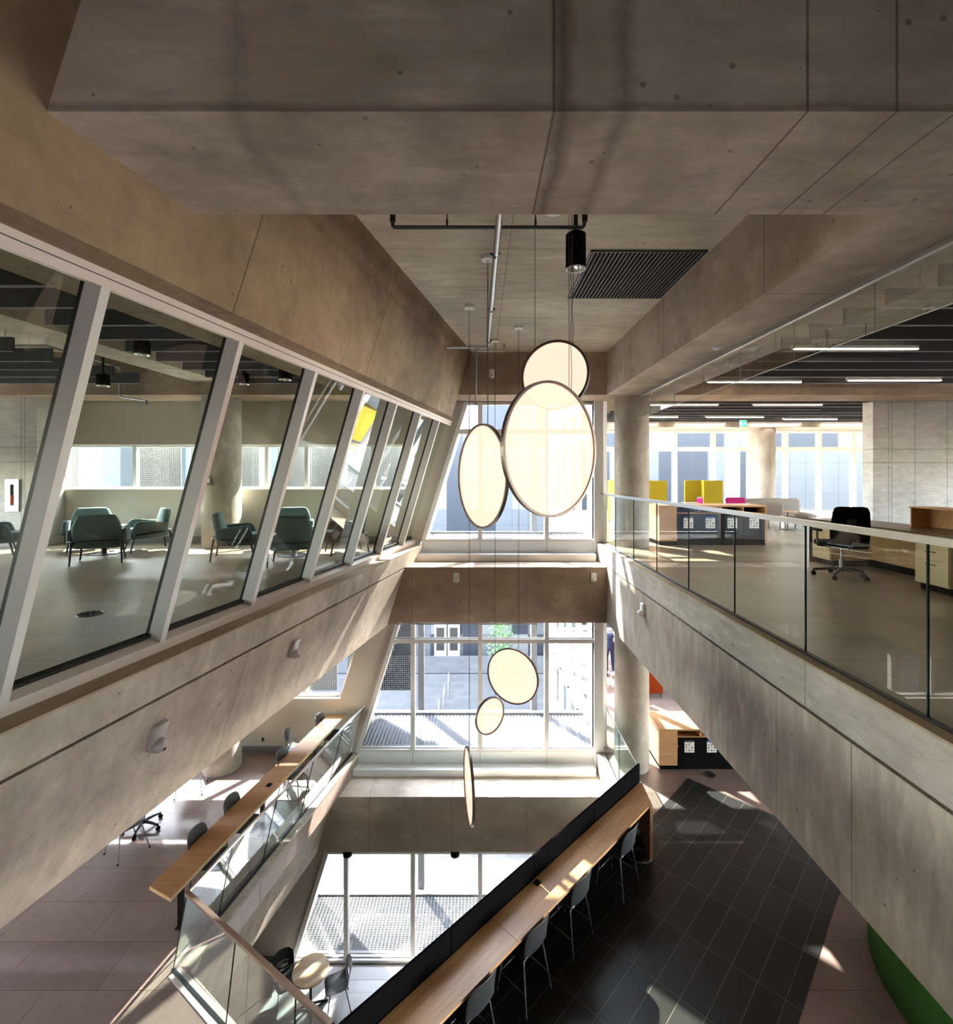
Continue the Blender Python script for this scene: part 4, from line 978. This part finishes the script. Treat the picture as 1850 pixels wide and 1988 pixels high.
# cameras / call devices on the beams
def cam(label,loc,rot,s=1,mat=None,grp=None):
    t=thing('wall_camera',label,'security camera',loc,0,grp); t.rotation_euler=rot   # back on local XZ plane, points to -Y
    mat=mat or M['white']
    ol=[(.055*math.cos(a*PI/12)*s,.055*math.sin(a*PI/12)*s+(-.045*s)) for a in range(12,25)]+[(.055*s,.085*s),(.045*s,.095*s),(-.045*s,.095*s),(-.055*s,.085*s)]
    obj('back_plate', MB().slab(ol,.035*s,Matrix.Translation((0,-.0175*s,0)),.006*s,2), mat, t)
    obj('dome', MB().sphere((0,-.045*s,-.042*s),.046*s,20), mat, t)
    obj('lens', MB().sphere((0,-.083*s,-.048*s),.016*s,12,(1,.6,1)), M['black'], t)
cam('white wall camera at the left end of the middle brown beam',((886-930)/950*9.8,9.8,H(-(1121-925)/950*9.8)),(0,0,0),1,None)
cam('white wall camera at the right end of the middle brown beam',((1152-930)/950*9.8,9.8,H(-(1121-925)/950*9.8)),(0,0,0),1,None)
cam('white wall camera on the topmost end beam above the window',((955-930)/950*9.8,9.8,H((925-726)/950*9.8)),(0,0,0),.95,None)
cam('white wall camera on the right concrete beam below the office floor',(2.557,7.6,H(-2.08)),(0,0,-PI/2),1.15,None)
ln=math.atan(.31)
cam('dusty plastic-wrapped device on the left beam, larger and nearer one',(XP(4.13,-2.19),4.13,H(-2.19)),(0,0,0),1.35,M['wrap'])
o1=[o for o in COL.objects if o.name.startswith('wall_camera')][-1]
cam('dusty plastic-wrapped device on the left beam, smaller and farther one',(XP(6.10,-2.14),6.10,H(-2.14)),(0,0,0),1.25,M['wrap'])
o2=[o for o in COL.objects if o.name.startswith('wall_camera')][-1]
for o in (o1,o2):
    n=Vector((1,-.2,-.31)).normalized(); zz=Vector((.298,-.06,1)); zz=(zz-n*zz.dot(n)).normalized(); yy=-n; xx=yy.cross(zz)
    o.rotation_euler=Matrix((xx,yy,zz)).transposed().to_euler()
# fire cabinet, outlets, thermostat
t=thing('fire_cabinet','steel fire extinguisher cabinet on the far left concrete wall','cabinet',(-9.57,10.05,H(-.72)))
obj('frame', MB().box(-.14,.14,-.03,-.001,0,.66), M['pipe'], t); obj('window', MB().box(-.03,.04,-.034,-.03,.13,.56), M['black'], t); obj('extinguisher', MB().box(-.02,.03,-.036,-.034,.15,.33), M['orange'], t)
t=thing('wall_controller','small dark wall controller with white label on the lounge column','switch',(-5.45,9.80,H(-.10)))
obj('plate', MB().box(-.07,.07,.0,.02,-.08,.12), M['base'], t); obj('label_plate', MB().box(-.04,.05,-.004,0,-.02,.06), M['white'], t)
t=thing('wall_outlet','small grey wall outlet on the cream wall left of the far stool','outlet',((510-930)/950*10.73,10.73,H(-(1435-925)/950*10.73)))
obj('plate', MB().box(-.035,.035,-.008,0,-.057,.057), M['steel'], t); obj('socket', MB().box(-.018,.018,-.011,-.008,-.035,.035), M['black'], t)
# heating grille in the ground floor along the window
struct('floor_grille', MB().box(-4.1,2.45,10.35,10.66,.001,.006), M['fgrille'])

# ------------------------------------------------------------------ person bending at a table on the middle floor, seen beside the column
def skinmesh(name, joints, edges, rad, mat, parent, root=0):
    me=bpy.data.meshes.new(name); me.from_pydata(joints, edges, []); me.materials.append(mat)
    o=bpy.data.objects.new(name, me); COL.objects.link(o)
    if parent is not None: o.parent=parent
    sk=o.modifiers.new('skin','SKIN'); sk.use_smooth_shade=True
    for i,v in enumerate(me.skin_vertices[0].data): v.radius=(rad[i][0],rad[i][1]) if isinstance(rad[i],tuple) else (rad[i],rad[i]); v.use_root=(i==root)
    s=o.modifiers.new('sub','SUBSURF'); s.levels=1; s.render_levels=2
    return o
t=thing('person','person in navy trousers and top bending forward over a white table','person',(3.98,14.9,F2),.1)
J=[(0,0,.95),(0,.14,1.06),(0,.36,1.14),(0,.47,1.18),(0,.56,1.23),(0,.66,1.27),   #0 pelvis 1 waist 2 chest 3 neck base 4 neck 5 head
   (-.10,0,.88),(-.12,.03,.50),(-.13,-.05,.10),(-.13,.08,.04),(.10,0,.88),(.12,.04,.50),(.13,-.03,.10),(.13,.10,.04),
   (-.19,.38,1.10),(-.26,.40,.86),(-.20,.56,.78),(.19,.38,1.10),(.27,.42,.86),(.20,.58,.78)]
E=[(0,1),(1,2),(2,3),(3,4),(4,5),(0,6),(6,7),(7,8),(8,9),(0,10),(10,11),(11,12),(12,13),(2,14),(14,15),(15,16),(2,17),(17,18),(18,19)]
Rr=[(.13,.10),(.12,.09),(.14,.10),.06,.05,.09,.085,.055,.038,.03,.085,.055,.038,.03,.05,.042,.028,.05,.042,.028]
body=skinmesh('body',J,E,Rr,M['skin'],t)
for s_ in (-1,1):
    base=Vector((s_*.20,.57,.775))
    for k,(dx,ln_) in enumerate(((-.03,.075),(-.01,.085),(.01,.08),(.03,.06))):
        obj('finger', MB().tube([base+Vector((dx*.8,.0,0)),base+Vector((dx,ln_*.7,.004)),base+Vector((dx,ln_+.02,-.012))],[.010,.009,.007],8), M['skin'], t)
    obj('thumb', MB().tube([base+Vector((-s_*.03,-.02,0)),base+Vector((-s_*.055,.02,0)),base+Vector((-s_*.06,.05,-.01))],[.011,.010,.008],8), M['skin'], t)
TJ=[(0,0,.97),(0,.07,1.03),(-.10,0,.88),(-.12,.03,.50),(-.13,-.05,.12),(.10,0,.88),(.12,.04,.50),(.13,-.03,.12)]
skinmesh('trousers',TJ,[(0,1),(0,2),(2,3),(3,4),(0,5),(5,6),(6,7)],[(.165,.14),(.14,.11),.112,.082,.065,.112,.082,.065],M['navy'],t)
SJ=[(0,-.01,.97),(0,.22,1.12),(0,.38,1.17),(-.19,.38,1.12),(-.25,.40,.98),(.19,.38,1.12),(.25,.40,.98)]
skinmesh('shirt',SJ,[(0,1),(1,2),(2,3),(3,4),(2,5),(5,6)],[(.165,.14),(.16,.13),(.16,.115),.07,.062,.07,.062],M['navy'],t)
obj('hair', MB().sphere((0,.665,1.30),.105,18,(.95,1.1,.95)), M['hair'], t)
for s_ in (-1,1): obj('shoe', MB().rbox((s_*.13,.03,.045),(.10,.27,.09),.035), M['navy'], t)
t=thing('white_table','white table the bending person leans over','table',(4.1,15.75,F2))
obj('tabletop', MB().box(-.6,.6,-.38,.38,.73,.76), M['white'], t)
for a,b_ in ((-.5,-.3),(.5,-.3),(-.5,.3),(.5,.3)): obj('leg', MB().tube([(a,b_,.73),(a*1.1,b_*1.1,0)],.018,8), M['maple_l'], t)
def wchair(label,loc,rz):
    t=thing('white_chair',label,'chair',loc,rz,'white chairs with wooden legs')
    seat=[(.23,.43,.17,0,0),(.2,.445,.215,0,.015),(0,.43,.225,0,.03),(-.15,.44,.22,0,.05),(-.21,.50,.215,.03,.04),(-.235,.60,.21,.06,0),(-.26,.76,.19,.05,0),(-.265,.80,.13,.03,-.01)]
    obj('shell', shell_part(seat), M['white'], t, solid=.012, sub=1)
    for a,b_ in ((.14,.14),(-.14,.14),(.14,-.14),(-.14,-.14)): obj('leg', MB().tube([(a,b_,.43),(a*1.6,b_*1.6,0)],[.016,.010],8), M['maple_l'], t)
    return t
w=wchair('white shell chair right of the bending person, partly behind the column',(3.97,13.85,F2),.5)
copy_tree(w,(3.40,14.3,F2),-1.2,'white shell chair left of the bending person, mostly behind the window frame','white chairs with wooden legs')

# ------------------------------------------------------------------ outside
struct('ground', MB().box(-60,60,10.95,27,-.4,-.25), M['paving'])
struct('ground', MB().box(-60,60,27,60,-1.8,-1.55), M['paving'])
for k,z in enumerate((F1-.02,F2+.0,F3+.0)):
    struct('grating_walkway', MB().box(-14,2.66,11.0,12.45,z-.04,z-.005), M['grate'])
    struct('walkway_edge', MB().box(-14,2.66,12.45,12.60,z-.18,z+.04).box(-14,2.66,10.96,11.02,z-.10,z), M['frame_o'])
for x in (-7.4,-4.45,-1.50,1.42):
    struct('facade_post', MB().box(x-.075,x+.075,12.62,12.80,-.2,H(3)), M['frame_o'])
# leaning facade edge panel outside, left of the end windows
mb=MB(); z0,z1=-.2,H(2.4)
mb.loft([(LE(z0)-.35,11.0,z0),(LE(z0)-.05,11.0,z0),(LE(z0)-.05,12.5,z0),(LE(z0)-.35,12.5,z0)],[(LE(z1)-.35,11.0,z1),(LE(z1)-.05,11.0,z1),(LE(z1)-.05,12.5,z1),(LE(z1)-.35,12.5,z1)])
struct('facade_fin', mb, M['frame_o'])
for (a,b_) in ((-10.5,-9.6),(-8.4,-7.1),(-7.0,-5.2),(-4.9,-3.3),(-3.2,-1.4)):
    for hz in (-.6,-5.2):
        struct('perforated_screen', MB().box(a,b_-.15,11.9,11.93,H(hz),H(hz+1.6)), M['perf'])
struct('ground', MB().box(-150,150,-150,10.9,-2.2,-2.0), M['frame_o'])  # unseen ground, added to stop sky light from below the horizon
struct('sky_blocker_rear', MB().box(-60,90,-42,-34,-2,15), M['facade'])  # unseen block added far behind to keep horizon glow off the opposite facade
# opposite building
t=thing('building','pale glass building across the street seen through the end windows','building',(0,33,-1.55))
obj('wall', MB().box(-45,60,0,10,0,24), M['facade'], t)
for x in (-3.0,-2.1,):
    f=obj('door', MB().box(x,x+.8,-.12,0,.15,2.2), M['frame_w'], t); obj('pane', MB().box(x+.12,x+.68,-.13,-.12,.5,2.05), M['black_m'], f)
obj('kerb', MB().box(-45,60,-3,-.1,0,.15), M['paving'], t)
for k,(x,y) in enumerate(((-1.75,21.2),(-1.62,22.6),(-1.5,24.0))):
    tag(obj('bike_rack', MB().tube([(x,y,-.25),(x,y,.55)]+[(x+.35*math.sin(a*PI/8)*.0+0,y+.35-.35*math.cos(a*PI/8),.55+.3*math.sin(a*PI/8)) for a in range(1,8)]+[(x,y+.7,.55),(x,y+.7,-.25)],.03,8), M['steel']), ['steel hoop bike rack nearest the windows outside','steel hoop bike rack in the middle of the row outside','steel hoop bike rack farthest out, near the doors'][k],'bike rack','bike racks outside')
t=thing('tree','small leafy green tree outside behind the tilted disc','tree',(1.15,26.0,-.25))
obj('trunk', MB().tube([(0,0,0),(.05,0,1.2),(0,.05,2.6)],[.07,.05,.02],8), M['bark'], t)
lf=MB()
for k in range(900):
    z=random.uniform(.5,3.6); rr=.75*math.sin(min(1,(z-.2)/3.6)*PI)**.6; a=random.uniform(0,2*PI); r=rr*math.sqrt(random.random())
    c=Vector((r*math.cos(a),r*math.sin(a),z)); u=Vector((random.uniform(-1,1),random.uniform(-1,1),random.uniform(-1,1))).normalized()*.07; v=u.cross(Vector((random.random(),random.random(),.3))).normalized()*.045
    lf.add([c-u,c+v,c+u,c-v],[(0,1,2,3)])
obj('foliage', lf, M['leaf'], t)

# ------------------------------------------------------------------ light
w=bpy.data.worlds.new('sky'); SC.world=w; w.use_nodes=True; nt=w.node_tree; nt.nodes.clear()
out=nt.nodes.new('ShaderNodeOutputWorld'); bg=nt.nodes.new('ShaderNodeBackground'); sky=nt.nodes.new('ShaderNodeTexSky')
sky.sky_type='NISHITA'; sky.sun_disc=False; sky.sun_elevation=math.radians(42); sky.sun_rotation=math.radians(-36); sky.air_density=1.0; sky.dust_density=0.3; sky.ozone_density=1
hs=nt.nodes.new('ShaderNodeHueSaturation'); hs.inputs['Saturation'].default_value=.45
nt.links.new(sky.outputs[0],hs.inputs['Color']); nt.links.new(hs.outputs[0],bg.inputs[0]); nt.links.new(bg.outputs[0],out.inputs[0]); bg.inputs[1].default_value=SKY_S
def sun(name,d,s,col,ang):
    l=bpy.data.lights.new(name,'SUN'); l.energy=s; l.color=col; l.angle=math.radians(ang)
    o=bpy.data.objects.new(name,l); COL.objects.link(o); o.rotation_euler=Vector(d).to_track_quat('-Z','Y').to_euler(); return o
sun('sun_reflected_off_wing_glass',(-.73,-1,-1.2),SUN_A,(1,.95,.88),.5)
sun('sun',(.73,-1,-1.2),SUN_B,(1,.95,.88),.8)
def portal(name,c,sx,sz,rot):
    l=bpy.data.lights.new(name,'AREA'); l.shape='RECTANGLE'; l.size=sx; l.size_y=sz; l.cycles.is_portal=True
    o=bpy.data.objects.new(name,l); COL.objects.link(o); o.location=c; o.rotation_euler=rot
# ------------------------------------------------------------------ camera
cd=bpy.data.cameras.new('camera'); cam_=bpy.data.objects.new('camera',cd); COL.objects.link(cam_)
cam_.location=(0,0,CZ); cam_.rotation_euler=(PI/2,0,0)
cd.sensor_fit='HORIZONTAL'; cd.sensor_width=36; cd.lens=36*950/1850
cd.shift_x=-5/1850; cd.shift_y=-69/1850; cd.clip_start=.05; cd.clip_end=500
SC.camera=cam_
vs_=SC.view_settings; vs_.view_transform='Standard'; vs_.look='None'; vs_.gamma=1; vs_.use_curve_mapping=False; vs_.exposure=EXPO
cy=SC.cycles; cy.max_bounces=9; cy.diffuse_bounces=5; cy.glossy_bounces=3; cy.transparent_max_bounces=16; cy.transmission_bounces=2; cy.caustics_reflective=False; cy.caustics_refractive=False; cy.sample_clamp_indirect=8; cy.use_denoising=True; cy.use_adaptive_sampling=True; cy.adaptive_threshold=.03
try: cy.denoiser='OPENIMAGEDENOISE'
except Exception: pass
